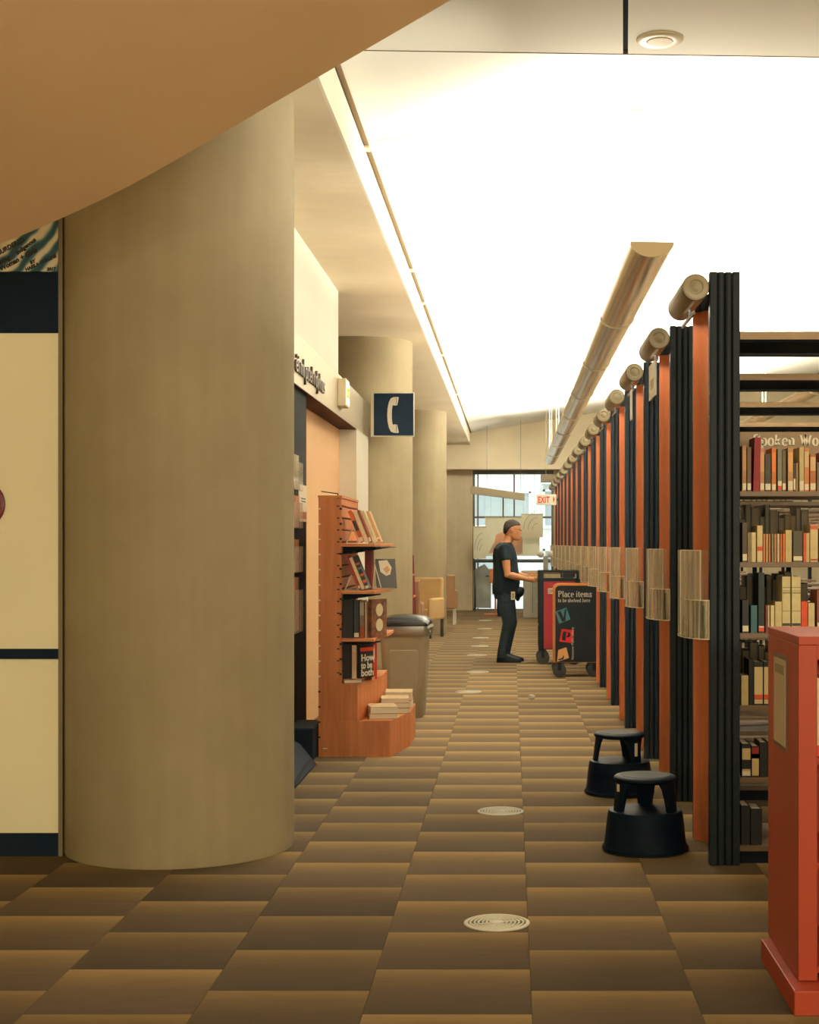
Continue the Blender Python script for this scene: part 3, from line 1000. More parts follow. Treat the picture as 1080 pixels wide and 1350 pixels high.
flat_book(DX + 0.073, DY + .062, dz, .125, .11, .024, (176, 120, 76), R(6), 'book lying flat under the black one on display plinth')
zp = .249
flat_book(DX + .262, DY + .215, zp, .20, .25, .038, (168, 140, 96), R(10), 'large flat book, lower one of the front pile on plinth')
flat_book(DX + .262, DY + .215, zp + .038, .195, .25, .046, (190, 168, 126), R(12), 'large flat book, upper one of the front pile on plinth')
flat_book(DX + .325, DY + .55, zp, .20, .26, .040, (140, 112, 80), R(4), 'flat book at the bottom of the middle pile on plinth')
flat_book(DX + .325, DY + .55, zp + .040, .20, .26, .036, (176, 128, 80), R(6), 'orange brown flat book, second in the middle pile')
flat_book(DX + .325, DY + .55, zp + .076, .20, .25, .030, (196, 176, 130), R(5), 'pale flat book, topmost of the middle pile')
flat_book(DX + .33, DY + .88, zp, .20, .26, .06, (150, 120, 84), R(0), 'thick flat book, lower one of the rear pile')
flat_book(DX + .33, DY + .88, zp + .06, .20, .26, .06, (205, 186, 142), R(3), 'thick pale flat book on top of the rear pile')

# ------------------------------------------------------------------ waste bin
bn = empty('waste_bin', (-0.90, 12.75, 0), 0, 'grey plastic waste bin with shiny black lid and clear liner', 'bin')


def rrect(hx, hy, r, z, seg=5):
    pts = []
    for cx, cy, a0 in ((hx - r, hy - r, 0), (-hx + r, hy - r, 90), (-hx + r, -hy + r, 180), (hx - r, -hy + r, 270)):
        for k in range(seg + 1):
            a = R(a0 + 90 * k / seg)
            pts.append((cx + r * cos(a), cy + r * sin(a), z))
    return pts


MB().loft([rrect(.155, .155, .05, .0), rrect(.165, .165, .05, .02), rrect(.20, .20, .05, .70), rrect(.205, .205, .05, .72), rrect(.205, .205, .05, .76)]).build('bin_body', GREY, bn, True)
pn = MB()
pn.loft([[(-.11, -.176, .12), (.11, -.176, .12), (.11, -.186, .16), (-.11, -.186, .16)]] * 1, cap=False) if False else None
MB().prism([(-.115, .10), (.115, .10), (.125, .56), (.11, .585), (-.11, .585), (-.125, .56)], -.161, -.14, 'y').build('raised_panel', GREY, bn, bevel=.006, rot=(R(3.68), 0, 0))
MB().loft([rrect(.210, .210, .05, .685), rrect(.219, .219, .05, .72), rrect(.214, .214, .05, .775)]).build('liner', glass_mat('clear_liner', (.85, .82, .74, 1), .30, .35), bn, True)
MB().loft([rrect(.218, .218, .05, .772), rrect(.222, .222, .05, .79), rrect(.215, .215, .06, .815), rrect(.17, .17, .07, .845), rrect(.10, .10, .07, .86), rrect(.02, .02, .01, .865)]).build('lid', mat('gloss_black', (.012, .016, .022, 1), .22), bn, True)
MB().tube([(.20, -.21, .76), (.235, -.19, .775), (.225, -.15, .74), (.205, -.16, .70)], [.012, .02, .018, .008], 8).build('liner_knot', glass_mat('liner_white', (.8, .78, .7, 1), .3, .3), bn, True)

# ------------------------------------------------------------------ book ranges along the right
D1, SP, NR = 6.81, 1.69, 15
PX0, PX1 = 0.901, 1.039
rg = empty('book_range', (0, D1, 0))
RB = 2.695
ribw = (PX1 - PX0) / 4
for yb, sgn in ((0.0, -1), (0.66, 1)):
    for k in range(4):
        xa = PX0 + k * ribw
        cx = xa + ribw / 2
        if k in (0, 3):
            MB().box(xa + .001, xa + ribw - .001, min(yb, yb - sgn * .06), max(yb, yb - sgn * .06), 0, RB).build('end_rib', DARK, rg, bevel=.004)
        else:
            pts = [(xa + .002, yb - sgn * .06), (xa + .001, yb - sgn * .016)]
            pts += [(cx - (ribw / 2 - .001) * cos(R(a)), yb - sgn * .016 + sgn * .014 * sin(R(a))) for a in range(20, 161, 20)]
            pts += [(xa + ribw - .001, yb - sgn * .016), (xa + ribw - .002, yb - sgn * .06)]
            MB().prism(pts, 0, RB - .002, 'z').build('end_rib', DARK, rg, True)
MB().box(1.008, PX1 - .002, .05, .55, 0, RB - .01).build('end_core', BLACK, rg)


def bow(off, a0=0, a1=180, n=16, a=.25, b=.048):
    return [(PX0 - (b + off) * sin(R(a0 + (a1 - a0) * i / n)), .30 - (a + off * .6) * cos(R(a0 + (a1 - a0) * i / n))) for i in range(n + 1)]


# orange board of the end: a recessed flat field that sweeps out to the aisle at its far side
ocrv = [(.992, .065), (.992, .30)] + [(.992 - .094 * (1 - cos(R(t))), .30 + .29 * sin(R(t))) for t in range(15, 91, 15)]
MB().prism([(a + .012, b) for a, b in ocrv[:-1]] + [(ocrv[-1][0] + .012, ocrv[-1][1] + .004)] + list(reversed(ocrv)), 0.0, 2.60, 'z').build('orange_end_panel', ORANGE, rg, True)
# lamp tube over the end panel
MB().lathe([(.058, -.012), (.062, -.006), (.062, .60), (.058, .61)], (.836, 0, 2.622), 28, 'y').build('lamp_tube', LAMPM, rg, True)
MB().lathe([(.052, -.012), (.052, -.017), (.034, -.019), (.030, -.015), (.018, -.017), (.012, -.020), (.004, -.021)], (.836, 0, 2.622), 28, 'y').build('tube_cap', mat('cap_glass', (.30, .26, .17, 1), .35), rg, True)
MB().box(.830, .838, .03, .50, 2.505, 2.523).build('sign_rail', mat('rail_bronze', (.20, .15, .09, 1), .5), rg)
MB().box(.834, .842, .24, .26, 2.52, 2.565).build('rail_bracket', DARK, rg)
# canopy, shelves, far end post
XE = 3.45
MB().box(PX1, XE, 0.0, .56, 2.387, 2.423).build('canopy', CANOP, rg)
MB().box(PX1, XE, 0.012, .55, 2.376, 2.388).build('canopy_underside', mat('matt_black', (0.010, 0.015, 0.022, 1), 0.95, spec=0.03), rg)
MB().box(PX1, XE, .40, .43, 2.366, 2.378).build('canopy_strip', DARK, rg)
SZ = (1.70, 1.377, 1.054, .724, .395)
for z in SZ:
    for ya, yb in ((.03, .27), (.33, .57)):
        MB().box(PX1 + .002, XE, ya, yb, z - .024, z).build('shelf', SHELFM, rg, bevel=.002)
MB().box(PX1 + .002, XE, .03, .57, .06, .085).build('shelf', SHELFM, rg)
MB().box(PX1 + .002, XE, .06, .54, 0, .06).build('kick_board', BLACK, rg)
for xu in (1.055, 2.25, 3.43):
    MB().box(xu - .018, xu + .018, .28, .32, 0, 2.387).build('upright', BLACK, rg)


def holder_parts(parent):
    mb = MB()
    z0, zp_, z1 = 1.028, 1.205, 1.432

    def wall(off, za, zb, a0, a1, t=.004):
        p = bow(off, a0, a1, 10)
        q = list(reversed(bow(off - t, a0, a1, 10)))
        mb.prism(p + q, za, zb, 'z')
    wall(.012, z0, z1, 2, 150)
    wall(.050, z0, z1, 22, 96)
    wall(.060, z0, zp_, 0, 60)
    p = bow(.060, 0, 150, 12) + list(reversed(bow(.008, 0, 150, 12)))
    mb.prism(p, z0 - .005, z0, 'z')
    for a in (3, 48, 96, 150):
        v = bow(.060, a, a + 2, 1) + list(reversed(bow(.008, a, a + 2, 1)))
        mb.prism(v, z0, zp_ if a < 40 else z1, 'z')
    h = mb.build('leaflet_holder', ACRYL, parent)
    eb = MB()
    for off, a0, a1, zz_ in ((.061, 0, 60, zp_), (.051, 22, 96, z1), (.061, 0, 60, z0), (.061, 60, 150, z0)):
        p_ = bow(off, a0, a1, 8) + list(reversed(bow(off - .005, a0, a1, 8)))
        eb.prism(p_, zz_ - .004, zz_, 'z')
    for off, a0, za, zb in ((.061, 0, z0, zp_), (.051, 22, zp_, z1), (.051, 94, z0, z1)):
        p_ = bow(off, a0, a0 + 1.6, 1) + list(reversed(bow(off - .006, a0, a0 + 1.6, 1)))
        eb.prism(p_, za, zb, 'z')
    eb.build('edge_glint', ACRED, h)  # cream bars paint bright glints along the acrylic edges
    return h


holder_parts(rg)
ORD = ['first', 'second', 'third', 'fourth', 'fifth', 'sixth', 'seventh', 'eighth', 'ninth', 'tenth', 'eleventh', 'twelfth', 'thirteenth', 'fourteenth', 'fifteenth']
ranges = [rg]
for k in range(1, NR):
    ranges.append(copy_tree(rg))
for k, r_ in enumerate(ranges):
    r_.location = (0, D1 + SP * k, 0)
    lab = {0: 'nearest tall book range with dark fluted end post and orange bowed panel',
           NR - 1: 'farthest tall book range of the row, next to the far window'}.get(k, '%s tall book range from the near end, with orange end panel and lamp tube' % ORD[k])
    tag(r_, lab, 'bookshelf', 'row of book ranges along the aisle')
# call number plates on the second to fifth range
plate = MB().box(.822, .829, .06, .46, 2.31, 2.515).build('sign_plate', mat('plate_white', (.74, .70, .58, 1), .5), ranges[1])
MB().box(.8205, .8222, .16, .34, 2.36, 2.42).build('plate_print', mat('plate_ink', (.35, .22, .1, 1), .6), plate)
p2 = MB().box(.822, .829, .06, .20, 2.31, 2.515).build('sign_plate', mat('plate_white', (0, 0, 0, 1)), ranges[2])

# leaflets standing in the holders
LC = ((40, 44, 44), (150, 122, 80), (176, 144, 96), (190, 160, 110), (214, 96, 40), (160, 140, 100))
for k in range(8):
    y0 = D1 + SP * k
    for q, (a0, a1, off, h, c) in enumerate(((6, 17, .052, .15, (38, 42, 44)), (19, 36, .050, .17, LC[k % 6]))):
        if k > 5 and q == 0:
            continue
        p = bow(off, a0, a1, 4) + list(reversed(bow(off - .012, a0, a1, 4)))
        o = MB().prism(p, 0, h, 'z').build('leaflet', bookmat(c))
        o.location = (0, y0, 1.029)
        nm = 'dark' if q == 0 else ('orange' if c == (214, 96, 40) else 'tan')
        tag(o, '%s leaflet in the clear holder on the %s book range' % (nm, ORD[k] if k else 'nearest'), 'leaflet', 'leaflets in the end panel holders')

# hanging "Spoken Word" sign inside the nearest range
sw = empty('section_sign', (PX1 + .003, D1 + .262, 1.845), 0, 'tan hanging sign with white words Spoken Word behind the top books', 'sign')
MB().box(0, .92, 0, .012, 0, .142).build('sign_board', mat('sign_tan', (.30, .205, .12, 1), .5), sw)
serif_text('lettering', 'Spoken Word', .052, LETTER, sw, (.098, -.001, .078), gap=.05, thick=.19, thin=.07)

# books of the nearest range (spines at YS)
YS = D1 + .045


def bx_(x):
    return (x - VX) * (YS) / F


rows = []
r1 = [(978.8, 984.2, 60, (168, 120, 78), .03), (985.4, 990.6, 58, (110, 86, 58), .03), (993.2, 1001.6, 71, (140, 22, 34), 0), (1002.4, 1007.9, 57, (186, 134, 90), .03),
      (1008.9, 1016.6, 49, (72, 66, 54), .028), (1017.7, 1023.4, 57, (200, 116, 58), .026), (1025.5, 1031.2, 56, (126, 126, 112), .04), (1031.7, 1036.4, 54, (104, 92, 68), .03),
      (1039.0, 1045.8, 57, (192, 142, 88), .04), (1046.2, 1049.3, 37, (60, 52, 40), .05), (1049.8, 1052.4, 37, (150, 124, 86), 0), (1054.2, 1060.2, 58, (188, 172, 124), .04),
      (1060.7, 1066.9, 57, (204, 130, 78), .026), (1068.3, 1075.8, 49, (178, 110, 62), .03), (1077.3, 1083, 38, (120, 100, 72), 0), (1084, 1091, 52, (150, 90, 50), .03)]
r2 = [(979, 985.4, 52, (84, 70, 54), .03), (986, 991, 39, (132, 116, 80), 0), (991.2, 996.8, 39, (206, 190, 142), 0), (998.4, 1005.6, 48, (206, 188, 140), 0),
      (1006.5, 1009.2, 37, (196, 120, 78), 0), (1010.2, 1012.8, 37, (180, 150, 110), 0), (1013.8, 1016.1, 37, (190, 116, 74), 0), (1017.7, 1020.2, 37, (140, 126, 96), 0),
      (1021.2, 1024, 37, (186, 128, 86), 0), (1025.1, 1027.8, 37, (206, 186, 140), 0), (1028.9, 1031.4, 37, (198, 110, 62), 0), (1032.4, 1035.3, 37, (200, 116, 66), 0),
      (1035.8, 1044.2, 42, (196, 178, 126), 0), (1045.9, 1058.4, 41, (84, 80, 64), .02), (1059.5, 1063.2, 38, (204, 86, 44), 0), (1063.3, 1067.4, 38, (198, 176, 124), 0), (1068.4, 1078.6, 49, (206, 186, 134), 0), (1080, 1088, 44, (120, 90, 60), .03)]
r3 = [(978.9, 987.3, 43, (34, 36, 36), .026), (990.2, 998.5, 36, (52, 104, 116), 0), (1000.2, 1008, 79, (30, 46, 46), .024), (1009.6, 1012.2, 36, (128, 52, 40), 0), (1012.7, 1014.6, 36, (206, 188, 142), 0),
      (1016.3, 1021.2, 36, (208, 196, 152), 0), (1022.1, 1031, 41, (198, 182, 134), 0), (1031.4, 1042.4, 74, (204, 190, 142), 0), (1044, 1056, 74, (206, 192, 144), 0), (1056.6, 1064.9, 41, (216, 76, 32), 0),
      (1065.8, 1074.3, 39, (204, 186, 136), 0), (1077.3, 1084.5, 56, (140, 78, 50), .04)]
r4 = [(977.6, 987, 39, (188, 170, 124), 0), (987.8, 993.6, 60, (24, 28, 30), 0), (994.4, 1006.2, 57, (30, 36, 38), 0), (1007.2, 1018, 57, (30, 36, 38), 0), (1019, 1030, 52, (60, 50, 40), .03), (1031, 1041, 50, (40, 40, 38), .03)]
r5 = [(978.3, 990, 44, (24, 28, 30), .02), (991.2, 1001, 41, (60, 28, 26), 0), (1002, 1012, 46, (26, 30, 32), 0), (1013, 1024, 46, (26, 30, 32), 0)]
r6 = [(977.5, 989, 52, (22, 26, 28), 0), (990, 1005, 48, (24, 28, 30), 0)]
cname = {}


def colour_word(c):
    r, g, b = c
    if max(c) < 62:
        return 'black'
    if r > 180 and g > 165:
        return 'cream'
    if b > r:
        return 'teal'
    if r > 120 and g < 60:
        return 'red'
    if r > 190 and g < 125:
        return 'orange'
    if r > 160:
        return 'peach tan'
    if r > 115 and r - b > 45:
        return 'brown tan'
    return 'grey'


SN = ('top shelf', 'second shelf', 'third shelf', 'fourth shelf', 'fifth shelf', 'bottom shelf')
for si, (row, z) in enumerate(zip((r1, r2, r3, r4, r5, r6), SZ + (.085,))):
    for k, (xa, xb, hp, c, st) in enumerate(row):
        w = (xb - xa) * YS / F
        X = bx_((xa + xb) / 2)
        h = hp * YS / F
        rc = None
        band = None
        if si == 0 and k in (0, 3, 5, 8):
            band = [(.45, .9, tuple(min(255, int(v * 1.15)) for v in c))]
        if si == 0 and k == 6:
            rc = (220, 70, 40)
        if si == 0 and k in (12, 13):
            band = [(.55, .92, (206, 176, 130))]
        if si == 1 and k == 3:
            band = [(.05, .3, (214, 190, 150)), (.3, .42, (206, 78, 40))]
        if si == 1 and k == 16:
            band = [(.88, .98, (206, 100, 56)), (.04, .08, (170, 70, 34))]
        if si == 2 and k == 2:
            rc = (222, 70, 40)
        if si == 2 and k in (7, 8):
            band = [(.70, .715, (90, 80, 60)), (.74, .75, (120, 110, 80)), (.80, .81, (120, 110, 80)), (.38, .39, (120, 110, 80)), (.12, .17, (70, 60, 48))]
        if si == 3 and k in (2, 3):
            band = [(.24, .88, (204, 188, 140)), (.14, .24, (214, 80, 50)), (.03, .13, (200, 184, 140))]
        if si == 4 and k == 0:
            band = [(.52, .86, (196, 172, 122)), (.06, .24, (196, 172, 122))]
        if si == 4 and k == 1:
            band = [(.05, .75, (196, 176, 130)), (.6, .95, (150, 40, 34))]
        lab = '%s book, %s from the dark post on the %s of nearest range' % (colour_word(c), ORD[k] if k < 15 else ('sixteenth', 'seventeenth', 'eighteenth')[k - 15], SN[si])
        book((X, YS, z + .0005), w * .97, h, .16, c, lab, 'books on the nearest range', st, rc, band, lean=(R(1.5) if si == 0 and k == 2 else 0))
# far side of the nearest range: fore-edges face the camera
pal = ((32, 38, 42), (44, 42, 38), (80, 64, 44), (34, 40, 44), (110, 84, 54), (26, 32, 36), (70, 44, 32), (38, 44, 44))
for si in (0, 1, 2, 3):
    x = 1.05
    k = 0
    while x < 1.42:
        w = random.uniform(.022, .042)
        h = random.uniform(.20, .275) if si else random.uniform(.15, .23)
        if si == 0 and k % 3 == 1:
            x += .06
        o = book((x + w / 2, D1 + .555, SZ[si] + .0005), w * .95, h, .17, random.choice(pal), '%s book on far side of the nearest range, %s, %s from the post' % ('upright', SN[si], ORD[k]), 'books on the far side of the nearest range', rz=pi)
        x += w + .001
        k += 1
x = 1.06
k = 0
while x < 1.75 and k < 15:
    w = random.uniform(.024, .05)
    o = book((x + w / 2, D1 + SP + .045, SZ[0] + .0005), w * .95, random.uniform(.18, .25), .16, random.choice(pal), 'upright book, %s from the post on the top shelf of second range' % ORD[k], 'books on the second range', .03)
    x += w + .002
    k += 1
x = 1.06
k = 0
while x < 1.75 and k < 15:
    w = random.uniform(.024, .05)
    o = book((x + w / 2, D1 + SP + .045, SZ[1] + .0005), w * .95, random.uniform(.18, .27), .16, random.choice(pal), 'upright book, %s from the post on the second shelf of second range' % ORD[k], 'books on the second range', .03)
    x += w + .002
    k += 1
# small black steel bookend / bracket on the canopy of the nearest range
brk = tag(MB().box(0, .004, 0, .08, 0, .05).box(0, .05, 0, .08, 0, .004).build('canopy_bracket', SHELFM), 'small metal angle bracket on top of the nearest canopy', 'bracket')
brk.location = (PX1 + .003, D1 + .06, 2.4235)

# ------------------------------------------------------------------ pendant lights
PSPAN = (7.9, 28.6)


def pendant(x, z, label):
    p = empty('pendant_light', (x, PSPAN[0], z), 0, label, 'light fixture', 'long pendant lights')
    L = PSPAN[1] - PSPAN[0]
    hw, hh = .115, .078
    outer = [(-hw, 0)] + [(-hw * cos(R(a)), -hh * sin(R(a))) for a in range(6, 180, 6)] + [(hw, 0)]
    inner = [(px * .93, pz * .90) for px, pz in outer]
    mb = MB()
    nseg = 6
    mb.prism(outer + list(reversed(inner)), 0.0, L, 'y')
    mb.build('trough', PENDM, p, True)
    for yy in (-.012, L):
        MB().prism(list(reversed(outer)) + [(-hw, .004)], yy, yy + .012, 'y').build('end_cap', mat('endcap_metal', (.46, .36, .22, 1), .4, .5), p)
    MB().box(-.05, .05, .05, L - .05, -.045, -.035).build('lamp_strip', mat('lamp_white', (.9, .85, .7, 1), .5, emit=3.0, ecol=(1, .86, .6, 1)), p)
    for k in range(1, 8):
        yy = L * k / 8
        rr = [(-hw * cos(R(a)) * 1.03, yy, -hh * sin(R(a)) * 1.03) for a in range(0, 181, 15)]
        MB().tube(rr, .006, 6, True).build('joint_band', mat('band_white', (.72, .68, .55, 1), .4), p, True)
    for yy in (1.02, 6.07, 11.1, 16.1, 20.3):
        zt = ZS(x, PSPAN[0] + yy) - z
        for dx in (-.02, .02):
            MB().tube([(dx, yy, -.04), (dx, yy, zt)], .004, 6).build('hanger_rod', mat('rod_white', (.78, .76, .68, 1), .4), p)
        MB().lathe([(.05, zt - .015), (.05, zt - .001)], (0, yy, 0), 16).build('ceiling_rose', mat('rod_white', (0, 0, 0, 1)), p)
    a = area_light('uplight', (x, PSPAN[0] + L / 2 + .3, z + .012), (pi, 0, 0), .19, L - .7, PENDANT_W)
    a.rotation_euler = (pi, 0, 0)
    a.data.spread = R(165)
    return p


pendant(.742, 3.045, 'long bronze pendant light over the aisle, hung from the ceiling')
pendant(3.20, 3.10, 'long pendant light above the book ranges, right of the aisle')
# smoke detector disc on the near ceiling
sd = empty('ceiling_speaker', (.71, 7.17, zc), 0, 'round white speaker disc on the near ceiling panel', 'speaker')
MB().lathe([(.110, 0), (.112, -.006), (.10, -.014), (.07, -.012)], (0, 0, 0), 36).build('rim', mat('speaker_white', (.68, .62, .44, 1), .5), sd, True)
MB().lathe([(.068, -.008), (.06, -.016), (.01, -.018)], (0, 0, 0), 28).build('grille', mat('speaker_grille', (.62, .54, .36, 1), .6), sd, True)

# exit sign by the far ranges
es_ = empty('exit_sign', (.67, 28.55, 2.20), 0, 'white hanging sign with red word EXIT and arrow, by the far ranges', 'sign')
MB().box(-.19, .19, -.03, .03, 0, .20).build('panel', mat('exit_panel', (.80, .74, .56, 1), .5, emit=.25, ecol=(1, .9, .65, 1)), es_, bevel=.006)
RED = mat('exit_red', (.75, .06, .02, 1), .5)
text_mesh('lettering', 'EXIT', .165, RED, es_, (-.165, -.032, .042), (pi / 2, 0, 0), .001, sx=.66, bold=.004)
MB().prism([(.125, .04), (.165, .10), (.125, .16)], -.033, -.029, 'y').build('arrow', RED, es_)
MB().box(.18, .262, -.012, .012, .08, .12).box(.238, .262, -.012, .228, .08, .12).build('mounting_arm', DARK, es_)

# ------------------------------------------------------------------ far window and the street
wx0, wx1, wz1 = -.845, .935, 3.02
win = structure(MB().box(wx0, wx0 + .05, WY, WY + .1, 0, wz1).box(wx1 - .05, wx1, WY, WY + .1, 0, wz1).box(wx0, wx1, WY, WY + .1, wz1 - .03, 3.08).box(wx0, wx1, WY, WY + .1, 0, .03)
                .build('window_1', mat('window_frame', (.10, .085, .07, 1), .5)))
FRM = mat('window_frame', (0, 0, 0, 1))
MB().box(.05, .085, WY + .01, WY + .09, .03, wz1 - .03).build('mullion', FRM, win)
MB().box(wx0 + .10, wx0 + .13, WY + .01, WY + .09, .03, wz1 - .03).build('mullion', FRM, win)
for z in (2.045, 1.10):
    MB().box(wx0 + .05, wx1 - .05, WY - .01, WY + .09, z - .022, z + .022).build('transom', FRM, win)
for xa, xb in ((wx0 + .13, .05), (.085, wx1 - .05), (wx0 + .05, wx0 + .10)):
    for za, zb in ((.03, 1.078), (1.122, 2.023), (2.067, wz1 - .03)):
        MB().box(xa, xb, WY + .045, WY + .053, za, zb).build('pane', GLASS, win)
# rail in front of the window
rl = empty('hand_rail', (0, 32.75, 0), 0, 'dark horizontal hand rail across the far window', 'rail')
MB().tube([(wx0 + .03, 0, 1.08), (wx1 + .2, 0, 1.08)], .03, 10).build('rail_bar', mat('rail_dark', (.06, .06, .055, 1), .4), rl, True)
for x in (wx0 + .06, 1.0):
    MB().tube([(x, 0, 0), (x, 0, 1.08)], .018, 8).build('rail_post', mat('rail_dark', (0, 0, 0, 1)), rl, True)
# hanging banners / posters inside the window
BAN = mat('banner_cream', (.88, .84, .68, 1), .7, var=.04, scale=4)


def translucent(m, amount):
    nt = m.node_tree
    b = nt.nodes['Principled BSDF']
    t = nt.nodes.new('ShaderNodeBsdfTranslucent')
    src = b.inputs['Base Color']
    if src.is_linked:
        nt.links.new(src.links[0].from_socket, t.inputs[0])
    else:
        t.inputs[0].default_value = src.default_value
    mx = nt.nodes.new('ShaderNodeMixShader')
    mx.inputs[0].default_value = amount
    nt.links.new(b.outputs[0], mx.inputs[1])
    nt.links.new(t.outputs[0], mx.inputs[2])
    nt.links.new(mx.outputs[0], nt.nodes['Material Output'].inputs[0])
    return m


translucent(BAN, .5)
translucent(mat('peach_print', (.95, .62, .42, 1), .7), .5)
translucent(mat('decal_grey', (.46, .46, .40, 1), .7, var=.25, scale=3), .5)
for k, (xa, xb, za, zb, y, lab) in enumerate(((-.56, .62, 1.20, 2.03, 32.62, 'wide cream banner with an orange shape, hung at the far window'), (.22, .69, 1.60, 2.10, 32.50, 'narrow cream banner with pencil lines, right of the wide one'),
                                               (-.82, -.55, 1.14, 1.83, 32.58, 'cream poster with grey arcs at the window left edge'))):
    b_ = empty('window_banner', ((xa + xb) / 2, y, za), 0, lab, 'banner', 'banners at the far window')
    w = (xb - xa) / 2
    MB().box(-w, w, 0, .01, 0, zb - za).build('banner_sheet', BAN, b_)
    MB().box(-w - .01, w + .01, -.008, .018, zb - za - .012, zb - za + .012).build('top_bar', mat('banner_bar', (.55, .48, .34, 1), .5), b_)
    for xw in (-w * .8, w * .8):
        MB().tube([(xw, .005, zb - za), (xw, .005, 3.08 - za)], .002, 5).build('hanging_wire', mat('rail_dark', (0, 0, 0, 1)), b_)
    if k == 0:
        MB().prism([(-.52, .05), (-.42, .26), (-.2, .32), (.08, .36), (.14, .30), (.22, .38), (.22, .05), (.12, .02), (.05, .12), (-.3, .1)], -.003, 0, 'y').build('orange_shape', mat('peach_print', (.84, .42, .20, 1), .7), b_)
        MB().prism([(-.40, .26), (-.36, .46), (-.22, .52), (.1, .50), (.20, .42), (.22, .3), (.0, .2)], -.004, -.001, 'y').build('orange_shape', mat('peach_print', (0, 0, 0, 1)), b_)
    else:
        for j in range(3):
            pts = [(x_, 0, z_) for x_, z_ in _arc(w * .6, .05, w * (.5 + .4 * j), .15 + .13 * j, 90, 175, 8)]
            MB().tube([(p[0] - w * .1, -.003, p[2] + .1) for p in pts], .004, 5).build('pencil_line', mat('pencil_grey', (.30, .27, .2, 1), .7), b_)
# grey decals on the lower panes
for k, (xa, xb, za, zb) in enumerate(((-.83, -.44, .05, 1.02), (-.42, -.14, .35, 1.02))):
    d_ = tag(MB().prism([(xa, za), (xb, za), (xb, zb * .82), ((xa + xb) / 2 + .05, zb), (xa, zb * .86)], 32.99, 32.998, 'y').build('window_decal', mat('decal_grey', (.46, .46, .40, 1), .7, var=.25, scale=3)),
             ('grey figure decal on the lower left window pane', 'pale grey decal low on the window behind the easel')[k], 'decal')
# slanted tan beam and thin cables in front of the window
tb = tag(MB().prism([(-.84, 2.66), (-.84, 2.50), (.28, 2.36), (.28, 2.50)], 31.0, 31.25, 'y').build('hanging_beam', mat('beam_tan', (.42, .36, .25, 1), .6)), 'slanted tan light shelf hanging before the far window', 'beam')
MB().tube([(-.5, 31.12, 2.58), (-.5, 31.12, 3.606 + .3)], .004, 5).build('hanging_wire', mat('rail_dark', (.06, .06, .055, 1), .4), tb)
MB().tube([(.2, 31.12, 2.44), (.2, 31.12, 3.606 + .4)], .004, 5).build('hanging_wire', mat('rail_dark', (.06, .06, .055, 1), .4), tb)
hb = tag(MB().box(.60, .86, 30.0, 30.3, 2.70, 2.85).build('duct_box', mat('duct_brown', (.20, .15, .10, 1), .6)), 'small brown box hanging beside the end of the lamp row', 'box')
MB().tube([(.7, 30.15, 2.85), (.7, 30.15, ZS(.7, 30.15) + .01)], .006, 6).build('hanging_rod', METAL, hb)

# easel and grey counter near the window
ea = empty('wooden_easel', (-.30, 30.6, 0), 0, 'orange wooden stand with a small box, behind the man', 'stand')
for x in (-.02, .10):
    MB().tube([(x, 0, .02), (x, 0, 1.0)], .018, 8).build('post', WOOD, ea)
MB().box(-.25, .25, -.16, .16, 0, .035).build('base', WOOD, ea)
MB().box(-.14, .06, -.07, .07, .66, .95).build('box', WOOD, ea)
MB().box(-.22, -.10, -.01, .01, .79, .81).build('peg', BLACK, ea)
bag = tag(MB().loft([rrect(.10, .05, .03, 0), rrect(.12, .07, .04, .15), rrect(.11, .06, .04, .45), rrect(.07, .03, .02, .62)]).build('black_bag', BLACK, None, True), 'black bag standing by the wooden stand behind the man', 'bag')
bag.location = (-.17, 30.28, 0)
ct = empty('self_check_counter', (.36, 29.8, 0), 0, 'grey metal counter by the far window, right of the man', 'counter')
MB().box(-.12, .28, -.2, .2, 0, .82).build('cabinet', mat('counter_grey', (.42, .40, .33, 1), .45), ct, bevel=.01)
MB().box(-.16, .46, -.24, .24, .82, .93).build('worktop', mat('counter_top', (.48, .45, .37, 1), .4), ct, bevel=.01)
MB().box(.06, .066, -.205, -.2, .1, .78).build('door_gap', BLACK, ct)
gp = empty('globe_post', (.70, 30.35, 0), 0, 'grey post with two white globes by the far window', 'post')
MB().box(-.05, .05, -.05, .05, 0, 1.22).build('post', mat('counter_grey', (0, 0, 0, 1)), gp, bevel=.01)
for x in (-.1, .1):
    MB().ball((x, 0, 1.25), .07).build('globe', mat('globe_white', (.85, .84, .76, 1), .4), gp, True)
    MB().tube([(0, 0, 1.2), (x, 0, 1.22)], .015, 8).build('globe_arm', mat('counter_grey', (0, 0, 0, 1)), gp)

# the street outside
structure(MB().box(-30, 30, 33.4, 80, -.3, -.05).build('street', mat('street_grey', (.55, .55, .53, 1), .8)))
bd = empty('street_building', (0, 44, 0), 0, 'pale building across the street, seen through the far window', 'building')
FAC = mat('facade_white', (.82, .82, .78, 1), .8, var=.03, scale=.6)
MB().box(-14, 14, .3, 4, -.1, 16).build('facade', FAC, bd)
for wx, wz, ww, wh in ((-1.05, 2.0, .78, .95), (-.20, 2.0, .72, .95), (1.0, 2.0, .85, 1.0), (-1.05, .35, .78, .9), (1.0, .35, .85, .9), (-1.05, 3.6, .8, .9), (-.1, 3.6, .8, .9), (1.0, 3.6, .8, .9)):
    f_ = MB().box(wx, wx + ww, .24, .32, wz, wz + wh).build('window', mat('far_pane', (.42, .46, .46, 1), .2), bd)
    MB().box(wx - .06, wx, .18, .32, wz - .06, wz + wh + .06).box(wx + ww, wx + ww + .06, .18, .32, wz - .06, wz + wh + .06).box(wx - .06, wx + ww + .06, .18, .32, wz + wh, wz + wh + .06).box(wx - .1, wx + ww + .1, .12, .32, wz - .08, wz).build('window_trim', FAC, f_)
